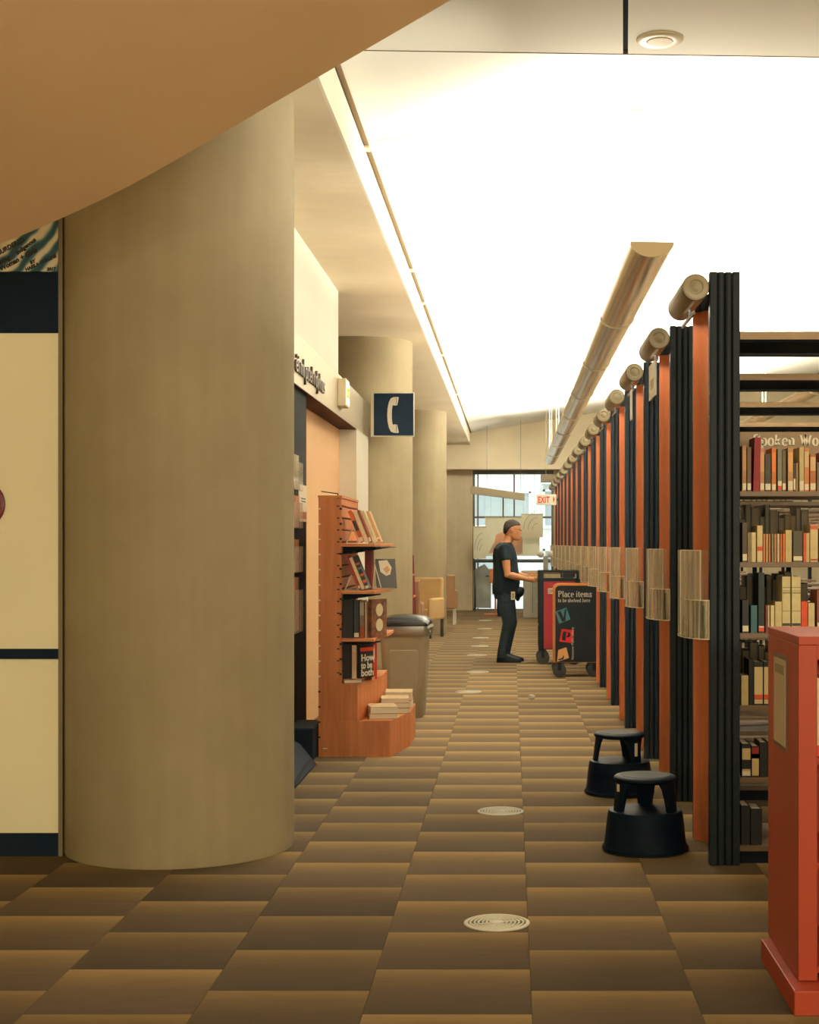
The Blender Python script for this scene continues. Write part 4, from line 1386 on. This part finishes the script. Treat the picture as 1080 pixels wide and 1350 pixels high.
MB().prism([(.9, 3.2), (2.2, 3.2), (2.1, 3.42), (1.1, 3.42)], -.3, .3, 'y').build('awning', mat('awning_pale', (.62, .64, .60, 1), .7), bd)
MB().tube([(.2, .2, 4.6), (1.6, .2, 3.3)], .03, 6).build('cable', mat('decal_grey', (0, 0, 0, 1)), bd)

# ------------------------------------------------------------------ floor vents
vy = (5.78, 8.19, 14.8, 17.1, 19.66, 21.4, 23.3, 25.8, 28.6)
vx = (-.055, -.058, -.42, -.38, -.447, -.443, -.47, -.456, -.49)
v0 = None
for k, (x, y) in enumerate(zip(vx, vy)):
    if v0 is None:
        v = empty('floor_vent', (x, y, 0))
        MB().lathe([(.127, 0), (.127, .004), (.121, .007), (.113, .006), (.112, .002)], (0, 0, 0), 48).build('rim', STEEL, v, True)
        MB().lathe([(.112, .001), (.112, .002)], (0, 0, 0), 40).build('dark_well', SLOT, v)
        for q in range(6):
            r1_ = .105 - q * .0155
            ring = MB()
            prof = [(r1_ - .0065, .002), (r1_ - .0065, .006), (r1_, .006), (r1_, .002)]
            rings = []
            for k2 in range(41):
                pass
            vs, fs = [], []
            sg = 40
            for (rr, zz_) in prof:
                for k2 in range(sg):
                    vs.append((rr * cos(2 * pi * k2 / sg), rr * sin(2 * pi * k2 / sg), zz_))
            for i in range(3):
                for k2 in range(sg):
                    fs.append((i * sg + k2, i * sg + (k2 + 1) % sg, (i + 1) * sg + (k2 + 1) % sg, (i + 1) * sg + k2))
            ring.add(vs, fs)
            ring.build('grille_ring', STEEL, v, True)
        MB().lathe([(.022, .002), (.020, .007), (.004, .008)], (0, 0, 0), 20).build('hub', STEEL, v, True)
        for a in range(0, 180, 60):
            MB().obox((.22, .006, .003), Matrix.Translation((0, 0, .0035)) @ Matrix.Rotation(R(a + 20), 4, 'Z')).build('spoke', STEEL, v)
        v0 = v
    else:
        v = copy_tree(v0)
        v.location = (x, y, 0)
    lab = ('round slotted metal floor vent nearest the camera', 'round slotted metal floor vent, second from the camera, left of the stools',
           'third floor vent from the camera, in the carpet past the bin')
    tag(v, lab[k] if k < 3 else '%s round floor vent from the camera along the aisle carpet' % ORD[k], 'vent', 'floor vents')

# crumpled paper
rnd = random.Random(3)
cp = MB().ball((0, 0, .022), .032, .026, .022, 9, 6)
cp.v = [(x + rnd.uniform(-.008, .008), y + rnd.uniform(-.008, .008), max(0, z + rnd.uniform(-.007, .007))) for x, y, z in cp.v]
cpo = tag(cp.build('crumpled_paper', PAPER), 'crumpled white paper scrap lying on the aisle carpet', 'paper')
cpo.location = (.19, 14.1, 0)

# ------------------------------------------------------------------ step stools
def step_stool(loc, rz, label):
    s = empty('step_stool', loc, rz, label, 'step stool', 'round step stools by the ranges')
    MB().lathe([(.200, .006), (.206, .008), (.206, .020), (.196, .030), (.186, .120), (.178, .180), (.172, .192), (.155, .196), (.06, .197)], (0, 0, 0), 48).build('base', STOOLM, s, True)
    MB().lathe([(.195, 0), (.195, .008)], (0, 0, 0), 40).build('rubber_ring', SLOT, s)
    MB().lathe([(.120, .325), (.142, .330), (.150, .340), (.149, .349), (.142, .355), (.12, .3575), (.04, .358)], (0, 0, 0), 48).build('top_step', STOOLM, s, True)
    MB().lathe([(.118, .357), (.118, .3592), (.02, .3594)], (0, 0, 0), 40).build('tread_pad', mat('tread_rubber', (.028, .032, .034, 1), .7), s, True)
    for a0 in (0, 120, 240):
        rings = []
        for z, r_, ha in ((.190, .158, 13), (.25, .150, 16), (.30, .144, 21), (.335, .140, 30)):
            outer = [(r_ * cos(R(a0 + t)), r_ * sin(R(a0 + t)), z) for t in (-ha, -ha / 2, 0, ha / 2, ha)]
            inner = [((r_ - .022) * cos(R(a0 + t)), (r_ - .022) * sin(R(a0 + t)), z) for t in (ha, ha / 2, 0, -ha / 2, -ha)]
            rings.append(outer + inner)
        MB().loft(rings).build('leg', STOOLM, s, True)
    return s


s1 = step_stool((.640, 7.17, 0), R(205), 'black round step stool in front, beside the nearest range')
MB().obox((.002, .022, .035), Matrix.Rotation(R(0), 4, 'Z') @ Matrix.Translation((.147, 0.0, .305))).build('sticker', LABELM, s1)
s2 = step_stool((.635, 8.80, 0), R(185), 'black round step stool behind, beside the second range')
MB().obox((.002, .020, .075), Matrix.Rotation(R(120), 4, 'Z') @ Matrix.Translation((.152, 0.0, .27))).build('sticker', LABELM, s2)

# ------------------------------------------------------------------ orange low shelf unit at lower right
oc_ = empty('orange_shelf_unit', (.907, 4.74, 0), 0, 'orange low shelf unit with a paper notice, in the right foreground', 'shelf unit')
MB().box(0, .06, 0, .56, .08, 1.14).build('end_panel', ORANGE2, oc_, bevel=.003)
MB().box(0, .95, -.002, .562, 1.14, 1.168).build('top_board', ORANGE2, oc_, bevel=.003)
MB().box(.06, .95, .004, .02, 1.095, 1.14).build('apron', ORANGE2, oc_)
MB().box(.06, .95, .53, .55, .08, 1.14).build('back_panel', ORANGE2, oc_)
MB().box(.89, .95, 0, .56, .08, 1.14).build('end_panel', ORANGE2, oc_)
for z in (.12, .45, .78):
    MB().box(.06, .89, .02, .53, z - .02, z).build('shelf', ORANGE2, oc_)
MB().box(-.032, .98, -.10, .52, 0, .078).build('plinth', ORANGE2, oc_, bevel=.004)
for k, (w_, h_, c_, b_) in enumerate(((.030, .25, (206, 192, 150), [(.0, .14, (206, 60, 40))]), (.026, .24, (60, 62, 60), None), (.034, .255, (150, 96, 60), None), (.030, .245, (120, 110, 90), None), (.028, .25, (196, 180, 140), None))):
    book((.907 + .085 + .034 * k, 4.80, .781), w_, h_, .17, c_, '%s upright book on the upper shelf of the orange unit' % ORD[k], 'books in the orange shelf unit', 0, None, b_)
nh = MB().box(-.004, 0, .19, .42, .775, 1.09).build('notice_frame', mat('frame_brown', (.13, .08, .05, 1), .4), oc_)
MB().box(-.006, -.003, .20, .41, .79, 1.075).build('notice_paper', mat('notice_paper', (.50, .42, .27, 1), .7, var=.05, scale=8), nh)
MB().box(-.0068, -.005, .225, .385, 1.025, 1.055).build('notice_print', mat('notice_print', (.30, .24, .15, 1), .7), nh)

# ------------------------------------------------------------------ book carts
def caster(parent, x, y, r, m):
    w = MB().lathe([(r * .7, -.018), (r, -.014), (r, .014), (r * .7, .018)], (x, y, r), 20, 'y')
    o = w.build('caster', m, parent, True)
    MB().box(x - .02, x + .02, y - .028, y + .028, r, r * 2.1).build('caster_fork', BLACK, o)
    return o


c1 = empty('shelving_cart', (.72, 16.45, 0), 0, 'black fronted cart lettered Place items, orange wooden edge', 'cart')
hw = .236
rr = .05


def round_top(hw, z0, z1, r):
    return [(-hw, z0), (hw, z0)] + [(hw - r + r * cos(R(a)), z1 - r + r * sin(R(a))) for a in range(0, 91, 15)] + [(-hw + r + r * cos(R(a)), z1 - r + r * sin(R(a))) for a in range(90, 181, 15)]


OW = mat('cart_orange_edge', (.62, .22, .05, 1), .45, var=.06, scale=8)
BF = mat('cart_black_face', (.010, .015, .021, 1), .55, var=.08, scale=6, spec=.25)
for yy, nm in ((.0, 'front_panel'), (.38, 'rear_panel')):
    MB().prism(round_top(hw + .018, .16, 1.02, rr + .015), yy + .004, yy + .04, 'y').build('panel_edge', OW, c1)
MB().prism(round_top(hw, .165, 1.002, rr), -.002, .006, 'y').build('front_panel', BF, c1)
for z in (.20, .48, .76):
    MB().box(-hw, hw, .04, .38, z - .02, z).build('shelf', OW, c1)
for x, y in ((-.19, .02), (.19, .02), (-.19, .40), (.19, .40)):
    caster(c1, x, y, .075, mat('caster_grey', (.028, .030, .031, 1), .5))
serif_text('lettering', 'Place items', .066, LETTER, c1, (-.208, -.003, .878), gap=.06, thick=.17, thin=.07, sx=.93)
serif_text('lettering', 'to be shelved here', .040, LETTER, c1, (-.208, -.003, .822), gap=.05, thick=.15, thin=.08, sx=.93)


def px1(x, y):   # crop pixel -> local panel coordinates
    X = 640 + x * .163
    Yp = 680 + y * .163
    return ((X - VX) * 16.45 / F - .72, CH - (Yp - VY) * 16.45 / F)


def flat_logo(pts, m, name, y=-.0035):
    return MB().prism([px1(*p) for p in pts][::-1], y, -.001, 'y').build(name, m, c1)


flat_logo([(567, 775), (655, 742), (690, 838), (597, 872)], mat('logo_teal', (.06, .22, .27, 1), .6), 'logo_square')
flat_logo([(618, 915), (718, 925), (700, 1030), (598, 1015)], mat('logo_red', (.75, .025, .03, 1), .6), 'logo_square')
flat_logo([(590, 1085), (655, 1063), (677, 1150), (580, 1180)], mat('logo_orange', (.80, .42, .15, 1), .6), 'logo_square')
flat_logo([(583, 778), (608, 770), (634, 826), (642, 757), (656, 752), (648, 850), (622, 858)], BF, 'logo_letter', -.0045)
flat_logo([(628, 935), (655, 935), (648, 1010), (620, 1005)], BF, 'logo_letter', -.0045)
flat_logo([(655, 938), (680, 942), (690, 958), (684, 978), (662, 984), (652, 980), (666, 968), (670, 952)], BF, 'logo_letter', -.0045)
flat_logo([(590, 1160), (598, 1157), (622, 1150), (630, 1132), (638, 1130), (632, 1160), (588, 1170)], BF, 'logo_letter', -.0045)
vx_, vz_ = px1(714, 1165)
text_mesh('logo_lettering', 'Vancouver Public Library', .036, LETTER, c1, (vx_, -.003, vz_), (pi / 2, -pi / 2, 0), .0006, sx=.98)

c2 = empty('red_cart', (.575, 18.16, 0), 0, 'black framed cart with dark red side panel, in front of the man', 'cart')
hw = .245
MB().box(-hw, -hw + .065, 0, .035, .17, 1.135).build('corner_post', BF, c2)
MB().box(hw - .05, hw, 0, .035, .17, 1.0).build('corner_post', BF, c2)
MB().box(-hw, -hw + .035, .40, .44, .17, 1.135).build('corner_post', BF, c2)
MB().box(hw - .035, hw, .40, .44, .17, 1.135).build('corner_post', BF, c2)
MB().box(-hw + .06, hw - .045, .005, .025, .19, 1.012).build('red_panel', mat('cart_red', (.34, .018, .030, 1), .45, var=.06, scale=6), c2)
for z in (.20, .48, .76):
    MB().box(-hw, hw, .03, .44, z - .02, z).build('shelf', BF, c2)
MB().box(-hw, hw, -.004, .44, 1.01, 1.045).build('top_tray', BF, c2)
MB().box(-hw, hw, -.006, .02, 1.115, 1.137).build('top_rail', BF, c2)
MB().box(-hw, hw, .42, .44, 1.045, 1.137).build('top_rail', BF, c2)
MB().box(hw - .03, hw, -.004, .03, 1.0, 1.137).build('top_rail', BF, c2)
lb_ = MB().box(-.13, -.035, -.003, .004, .855, .925).build('label_plate', LABELM, c2)
text_mesh('lettering', 'CIRC', .05, INK, lb_, (-.123, -.005, .87), (pi / 2, 0, 0), .0006, sx=.75)
for x, y in ((-.19, .04), (.19, .04), (-.19, .40), (.19, .40)):
    caster(c2, x, y, .08, mat('caster_grey', (0, 0, 0, 1)))
g2 = 'books on the red cart'


def lying(x, y, z, w, d, t, c, lab, rz=0):
    o = empty('cart_book', (x, y, z), rz, lab, 'book', g2)
    MB().box(-w / 2, w / 2, -d / 2, d / 2, 0, .003).box(-w / 2, w / 2, -d / 2, d / 2, t - .003, t).box(-w / 2, w / 2, -d / 2, -d / 2 + .003, 0, t).build('cover', bookmat(c), o)
    MB().box(-w / 2 + .003, w / 2 - .003, -d / 2 + .003, d / 2 - .003, .003, t - .003).build('page_block', PAPER, o)


lying(.49, 18.30, 1.0455, .22, .16, .05, (214, 200, 165), 'white book lying on the red cart top tray, left one')
lying(.49, 18.30, 1.0955, .20, .15, .025, (120, 90, 60), 'brown book lying on the white one on the red cart')
lying(.69, 18.30, 1.0455, .13, .16, .09, (40, 42, 44), 'black block of books in the middle of the red cart tray')
book((.795, 18.22, 1.0455), .03, .05, .14, (214, 200, 165), 'small white book at the right end of the cart tray', g2, pages=False)
for k in range(4):
    book((.355, 18.24 + .045 * k, .7605), .035, .20 + .012 * (k % 3), .15, ((176, 120, 70), (120, 80, 50), (190, 160, 110), (60, 50, 44))[k], '%s upright book on the red cart middle shelf, beside the man' % ORD[k], g2, rz=-pi / 2, sticker=.03)
lying(.42, 18.34, .4805, .17, .22, .03, (196, 176, 136), 'pale book lying on the red cart lower shelf', 0)

# ------------------------------------------------------------------ armchairs, red rack
VIN = mat('tan_vinyl', (.60, .40, .19, 1), .5, var=.05, scale=4)
VIN_SHADE = mat('shaded_tan_vinyl', (.27, .14, .065, 1), .5, var=.05, scale=4)  # tan vinyl darkened in colour for chair backs seen against the light


def armchair(loc, rz, m, legm, label, hb=.86, metal=False):
    a = empty('armchair', loc, rz, label, 'armchair', 'armchairs between the columns')
    MB().box(-.24, .24, -.26, .24, .30, .44).build('seat', m, a, bevel=.03)
    MB().box(-.30, .30, .20, .32, .28, hb).build('backrest', m, a, bevel=.025)
    for sx in (-1, 1):
        MB().box(min(sx * .24, sx * .33), max(sx * .24, sx * .33), -.28, .28, .28, .62).build('armrest', m, a, bevel=.035)
        for y in (-.24, .28):
            t_ = .022
            MB().box(sx * .28 - t_, sx * .28 + t_, y - t_, y + t_, 0, .29).build('leg', legm, a)
    return a


DLEG = mat('dark_leg', (.04, .03, .025, 1), .5)
WLEG = mat('pale_steel_leg', (.80, .78, .70, 1), .4)
armchair((-1.60, 21.7, 0), pi, VIN_SHADE, DLEG, 'tan armchair darkened as backlit, turned away from the camera, left of the cream one', .95)
armchair((-1.44, 23.45, 0), R(-18), VIN, DLEG, 'cream armchair facing the camera in front of third column', .93)
armchair((-1.31, 27.4, 0), pi, VIN_SHADE, WLEG, 'armchair with shade-darkened back and pale metal legs, past the third column', .90)
rk = empty('red_rack', (-1.42, 20.6, 0), 0, 'dark red tapered magazine rack beside the second column', 'rack')
RK = mat('rack_red', (.16, .022, .018, 1), .5)
MB().prism([(-.2, 0), (.115, 0), (.055, 1.30), (.03, 1.32), (-.2, 1.32)], 0, .03, 'y').build('side_panel', RK, rk)
MB().prism([(-.2, 0), (.115, 0), (.055, 1.30), (.03, 1.32), (-.2, 1.32)], .42, .45, 'y').build('side_panel', RK, rk)
for z, x in ((.40, .10), (.72, .085), (1.02, .07)):
    MB().box(-.2, x, -.012, .44, z, z + .025).build('shelf', WOOD, rk)

# ------------------------------------------------------------------ the man
def remesh_obj(mb, name, m, parent, voxel, smooth=6):
    o = mb.build(name, m, None, True)
    r_ = o.modifiers.new('remesh', 'REMESH')
    r_.mode = 'VOXEL'
    r_.voxel_size = voxel
    s_ = o.modifiers.new('smooth', 'SMOOTH')
    s_.iterations = smooth
    s_.factor = .5
    dg = bpy.context.evaluated_depsgraph_get()
    dg.update()
    me = bpy.data.meshes.new_from_object(o.evaluated_get(dg))
    me.name = name
    o.modifiers.clear()
    o.data = me
    me.materials.clear()
    me.materials.append(m)
    me.polygons.foreach_set('use_smooth', [True] * len(me.polygons))
    o.parent = parent
    return o


SKIN = mat('skin', (.56, .26, .125, 1), .5, var=.06, scale=18)
SHIRT = mat('black_tshirt', (.008, .015, .021, 1), .85, var=.12, scale=14, spec=.2)
JEANS = mat('dark_jeans', (.017, .028, .036, 1), .85, var=.25, scale=40, spec=.2)
SHOE = mat('black_shoe', (.006, .009, .013, 1), .55, spec=.2)
HAIR = mat('dark_hair', (.020, .0125, .008, 1), .8, var=.3, scale=60)
man = empty('person', (-.038, 18.58, 0), 0, 'man in black t-shirt, dark jeans and glasses, standing at the red cart', 'person')


def ell(cx, cy, z, rx, ry, n=20, p=2.0):
    out = []
    for k in range(n):
        a = 2 * pi * k / n
        c, s_ = cos(a), sin(a)
        out.append((cx + rx * math.copysign(abs(c) ** (2 / p), c), cy + ry * math.copysign(abs(s_) ** (2 / p), s_), z))
    return out


torso = [(.80, -.03, .135, .165), (.90, -.03, .150, .180), (.98, -.022, .152, .178), (1.08, -.025, .146, .170), (1.20, -.032, .142, .182), (1.32, -.040, .138, .196), (1.40, -.046, .118, .190), (1.455, -.040, .085, .130), (1.485, -.030, .062, .075)]
LEG = [((-.02, .095, .90), .092), ((-.008, .10, .70), .084), ((.012, .10, .48), .062), ((-.03, .10, .34), .060), ((-.07, .10, .10), .040), ((-.065, .10, .05), .040)]
SH, EL, WR = Vector((-.045, -.195, 1.395)), Vector((-.005, -.245, 1.085)), Vector((.225, -.165, 1.030))
SH2, EL2, WR2 = Vector((-.045, .195, 1.395)), Vector((.02, .245, 1.09)), Vector((.235, .10, 1.055))


def arm(mb, sh, el, wr, infl=0.0):
    pts = [sh, sh.lerp(el, .35), sh.lerp(el, .75), el, el.lerp(wr, .25), el.lerp(wr, .6), wr]
    mb.tube(pts, [.058, .056, .047, .043, .045, .038, .028], 14)
    mb.ball(tuple(el), .043)


def hand(mb, wr, side):
    """palm and five curled fingers; the fingers reach along +X and close on the book"""
    d = Vector((1, .25 * side, -.10)).normalized()
    upv = Vector((0, 0, 1))
    lat = d.cross(upv).normalized()            # across the palm (towards -Y for d=+X)
    pc = wr + d * .05
    mb.tube([wr, wr + d * .03, wr + d * .085], [.026, .034, .032], 12)
    for k in range(4):
        off = (k - 1.5) * .019
        ln_ = (.072, .082, .078, .062)[k]
        b0 = wr + d * .072 + upv * (-off) * 1.0 + lat * (.006 * side)
        b1 = b0 + d * ln_ * .5 + lat * (-.004)
        b2 = b1 + (d * .75 - lat * side * .6).normalized() * ln_ * .32
        b3 = b2 + (d * .3 - lat * side * .9).normalized() * ln_ * .26
        mb.tube([b0, b1, b2, b3], [.0105, .0095, .009, .007], 8)
    t0 = wr + d * .028 + upv * .022
    t1 = t0 + (d * .7 + upv * .75).normalized() * .038
    t2 = t1 + (d * .95 + upv * .15).normalized() * .034
    mb.tube([wr + d * .018, t0, t1, t2], [.016, .0135, .0115, .009], 8)


body = MB()
body.loft([ell(cx, 0, z, rx - .006, ry - .006, 24, 2.3) for z, cx, rx, ry in torso])
for sy in (1, -1):
    body.tube([(p[0] + (.035 * q if sy > 0 else 0), p[1] * sy, p[2]) for (p, r_), q in zip(LEG, (.2, .5, 1, 1, 1, 1))], [r_ * .78 for p, r_ in LEG], 16)
body.tube([(-.030, 0, 1.44), (-.004, 0, 1.50), (.030, 0, 1.565)], [.068, .061, .058], 18)
arm(body, SH, EL, WR)
arm(body, SH2, EL2, WR2)
hand(body, WR, 1)
hand(body, WR2, -1)
# head, facing +X: (z, x front, x back, half width)
HD = [(1.515, .110, .000, .034), (1.530, .128, -.030, .050), (1.550, .134, -.062, .061), (1.575, .130, -.082, .068), (1.60, .127, -.092, .073), (1.625, .124, -.098, .076), (1.648, .122, -.101, .078), (1.675, .124, -.101, .079), (1.70, .116, -.095, .075), (1.725, .098, -.080, .064), (1.745, .066, -.052, .044), (1.756, .022, -.012, .016)]
HP = Vector((.0, 0, 1.56))
HT = Matrix.Translation(HP) @ Matrix.Rotation(R(9), 4, 'Y') @ Matrix.Translation(-HP)


HT = Matrix.Translation((.026, 0, 0)) @ HT


def T(p):
    return tuple(HT @ Vector((.012 + (p[0] - .012) * .93, p[1], 1.56 + (p[2] - 1.56) * 1.03)))


body.loft([[T(q) for q in ell((f + b) / 2, 0, z, (f - b) / 2, w, 24, 2.15)] for z, f, b, w in HD])
nose = MB()
body.loft([[T(q) for q in ((.118, -.008, 1.652), (.118, .008, 1.652), (.124, .004, 1.655), (.124, -.004, 1.655))],
           [T(q) for q in ((.118, -.012, 1.625), (.118, .012, 1.625), (.142, .006, 1.622), (.142, -.006, 1.622))],
           [T(q) for q in ((.118, -.018, 1.604), (.118, .018, 1.604), (.150, .008, 1.604), (.150, -.008, 1.604))],
           [T(q) for q in ((.118, -.016, 1.595), (.118, .016, 1.595), (.140, .008, 1.595), (.140, -.008, 1.595))]])
for zz_, rx_ in ((1.576, .008), (1.566, .008)):
    c_ = T((.127, 0, zz_))
    body.ball(c_, rx_ + .004, .022, .006, 12, 7)
c_ = T((.118, 0, 1.536))
body.ball(c_, .018, .024, .016, 12, 7)
for sy in (-1, 1):
    c_ = T((.008, sy * .080, 1.628))
    body.ball(c_, .020, .010, .031, 14, 9)
    c_ = T((.112, sy * .032, 1.662))
    body.ball(c_, .014, .024, .007, 12, 7)
remesh_obj(body, 'body', SKIN, man, .0048, 4)
EYE = mat('eye_dark', (.02, .012, .01, 1), .3)
for sy in (-1, 1):
    MB().ball(T((.115, sy * .031, 1.644)), .009, .011, .006, 10, 7).build('eye', EYE, man, True)
    MB().tube([T((.121, sy * .014, 1.668)), T((.122, sy * .034, 1.672)), T((.112, sy * .052, 1.666))], [.003, .004, .002], 6).build('eyebrow', HAIR, man, True)
    MB().ball(T((-.002, sy * .0885, 1.628)), .008, .004, .014, 10, 7).build('ear_hollow', mat('skin_deep', (.36, .15, .08, 1), .6), man, True)
MB().tube([T((.141, -.018, 1.5710)), T((.143, 0, 1.5706)), T((.141, .018, 1.5710))], .002, 6).build('mouth_line', mat('skin_deep', (0, 0, 0, 1)), man)
# hair: close-cropped shell with a hairline
hr = MB()
HR = [(1.572, -.070, -.088, .030), (1.590, -.045, -.098, .066), (1.612, -.022, -.105, .0775), (1.636, -.004, -.1075, .0825), (1.660, .030, -.1085, .0845), (1.682, .082, -.107, .0835), (1.700, .116, -.102, .0795), (1.722, .106, -.089, .070), (1.742, .080, -.064, .054), (1.757, .038, -.024, .028), (1.762, .012, .0, .010)]
hr.loft([[T(q) for q in ell((f + b) / 2, 0, z, (f - b) / 2, w, 24, 2.3)] for z, f, b, w in HR])
remesh_obj(hr, 'hair', HAIR, man, .005, 3)
# glasses
gl = MB()
for sy in (-1, 1):
    pts = [T((.134 - .012 * abs(sin(R(a))) * 0, sy * .034 + .023 * cos(R(a)), 1.642 + .016 * sin(R(a)))) for a in range(0, 361, 30)]
    gl.tube(pts, .0018, 6)
    gl.tube([T((.132, sy * .057, 1.646)), T((.09, sy * .083, 1.648)), T((.0, sy * .090, 1.650)), T((-.012, sy * .090, 1.640))], .0020, 6)
gl.tube([T((.136, -.011, 1.646)), T((.139, 0, 1.650)), T((.136, .011, 1.646))], .0018, 6)
gl.build('glasses', mat('glasses_frame', (.05, .03, .02, 1), .3), man, True)
# t-shirt
sh_ = MB()
tt = [(z, cx, rx + .012, ry + .012) for z, cx, rx, ry in torso]
tt[0] = (.835, -.022, .160, .186)
tt[-1] = (1.478, -.030, .074, .092)
tt.insert(1, (.86, -.024, .166, .192))
tt[3] = (.98, -.020, .170, .192)
tt[4] = (1.08, -.024, .162, .186)
sh_.loft([ell(cx, 0, z, rx, ry, 28, 2.35) for z, cx, rx, ry in tt])
for s_, e_ in ((SH, EL), (SH2, EL2)):
    inn = s_ + Vector((.0, -.10 * (1 if s_.y > 0 else -1), .012))
    sh_.tube([inn, s_ + Vector((0, 0, .004)), s_.lerp(e_, .25), s_.lerp(e_, .45)], [.076, .072, .068, .068], 18)
remesh_obj(sh_, 'tshirt', SHIRT, man, .007, 5)
# jeans
jn = MB()
jn.loft([ell(cx, 0, z, rx, ry, 24, 2.3) for z, cx, rx, ry in ((.78, -.026, .140, .172), (.84, -.028, .150, .182), (.92, -.026, .152, .184))])
for sy in (1, -1):
    fo = .035 if sy > 0 else 0
    P_ = [(-.028 + fo * .2, .088 * sy, .86), (-.016 + fo * .5, .098 * sy, .70), (.006 + fo, .10 * sy, .48), (-.028 + fo, .10 * sy, .32), (-.070 + fo, .10 * sy, .12), (-.072 + fo, .10 * sy, .055)]
    jn.tube(P_, [.104, .092, .074, .068, .064, .068], 18)
remesh_obj(jn, 'jeans', JEANS, man, .008, 4)
for sy in (1, -1):
    fo = .035 if sy > 0 else 0
    S_ = [ell(.01 + fo, .10 * sy, 0.0, .150, .046, 24, 2.6), ell(.01 + fo, .10 * sy, .022, .154, .050, 24, 2.6), ell(.005 + fo, .10 * sy, .045, .146, .047, 24, 2.5), ell(-.03 + fo, .10 * sy, .070, .105, .043, 24, 2.3), ell(-.065 + fo, .10 * sy, .105, .055, .045, 24, 2.0)]
    MB().loft(S_).build('shoe', SHOE, man, True)
MB().box(.036, .086, -.205, -.199, .775, .875).build('badge', mat('badge_white', (.62, .54, .36, 1), .5), man)
MB().box(.048, .074, -.2068, -.2045, .795, .855).build('badge_print', mat('badge_print', (.30, .27, .2, 1), .5), man)
MB().tube([(.06, -.202, .875), (.055, -.20, .93)], .004, 6).build('badge_strap', BLACK, man)
pch = MB().ball((.135, 0, .865), .065, .105, .070).ball((.165, -.02, .885), .040, .07, .045).ball((.12, 0, .79), .03, .05, .04)
remesh_obj(pch, 'waist_pouch', SHIRT, man, .008, 5)
hbk = empty('held_book', (.225, 18.47, 1.0), R(12), 'pale book held in both hands of the man over the cart', 'book')
MB().box(-.02, .10, -.014, -.011, 0, .11).box(-.02, .10, .011, .014, 0, .11).box(.097, .10, -.014, .014, 0, .11).build('cover', bookmat((176, 140, 96)), hbk)
MB().box(-.018, .097, -.011, .011, .003, .107).build('page_block', PAPER, hbk)
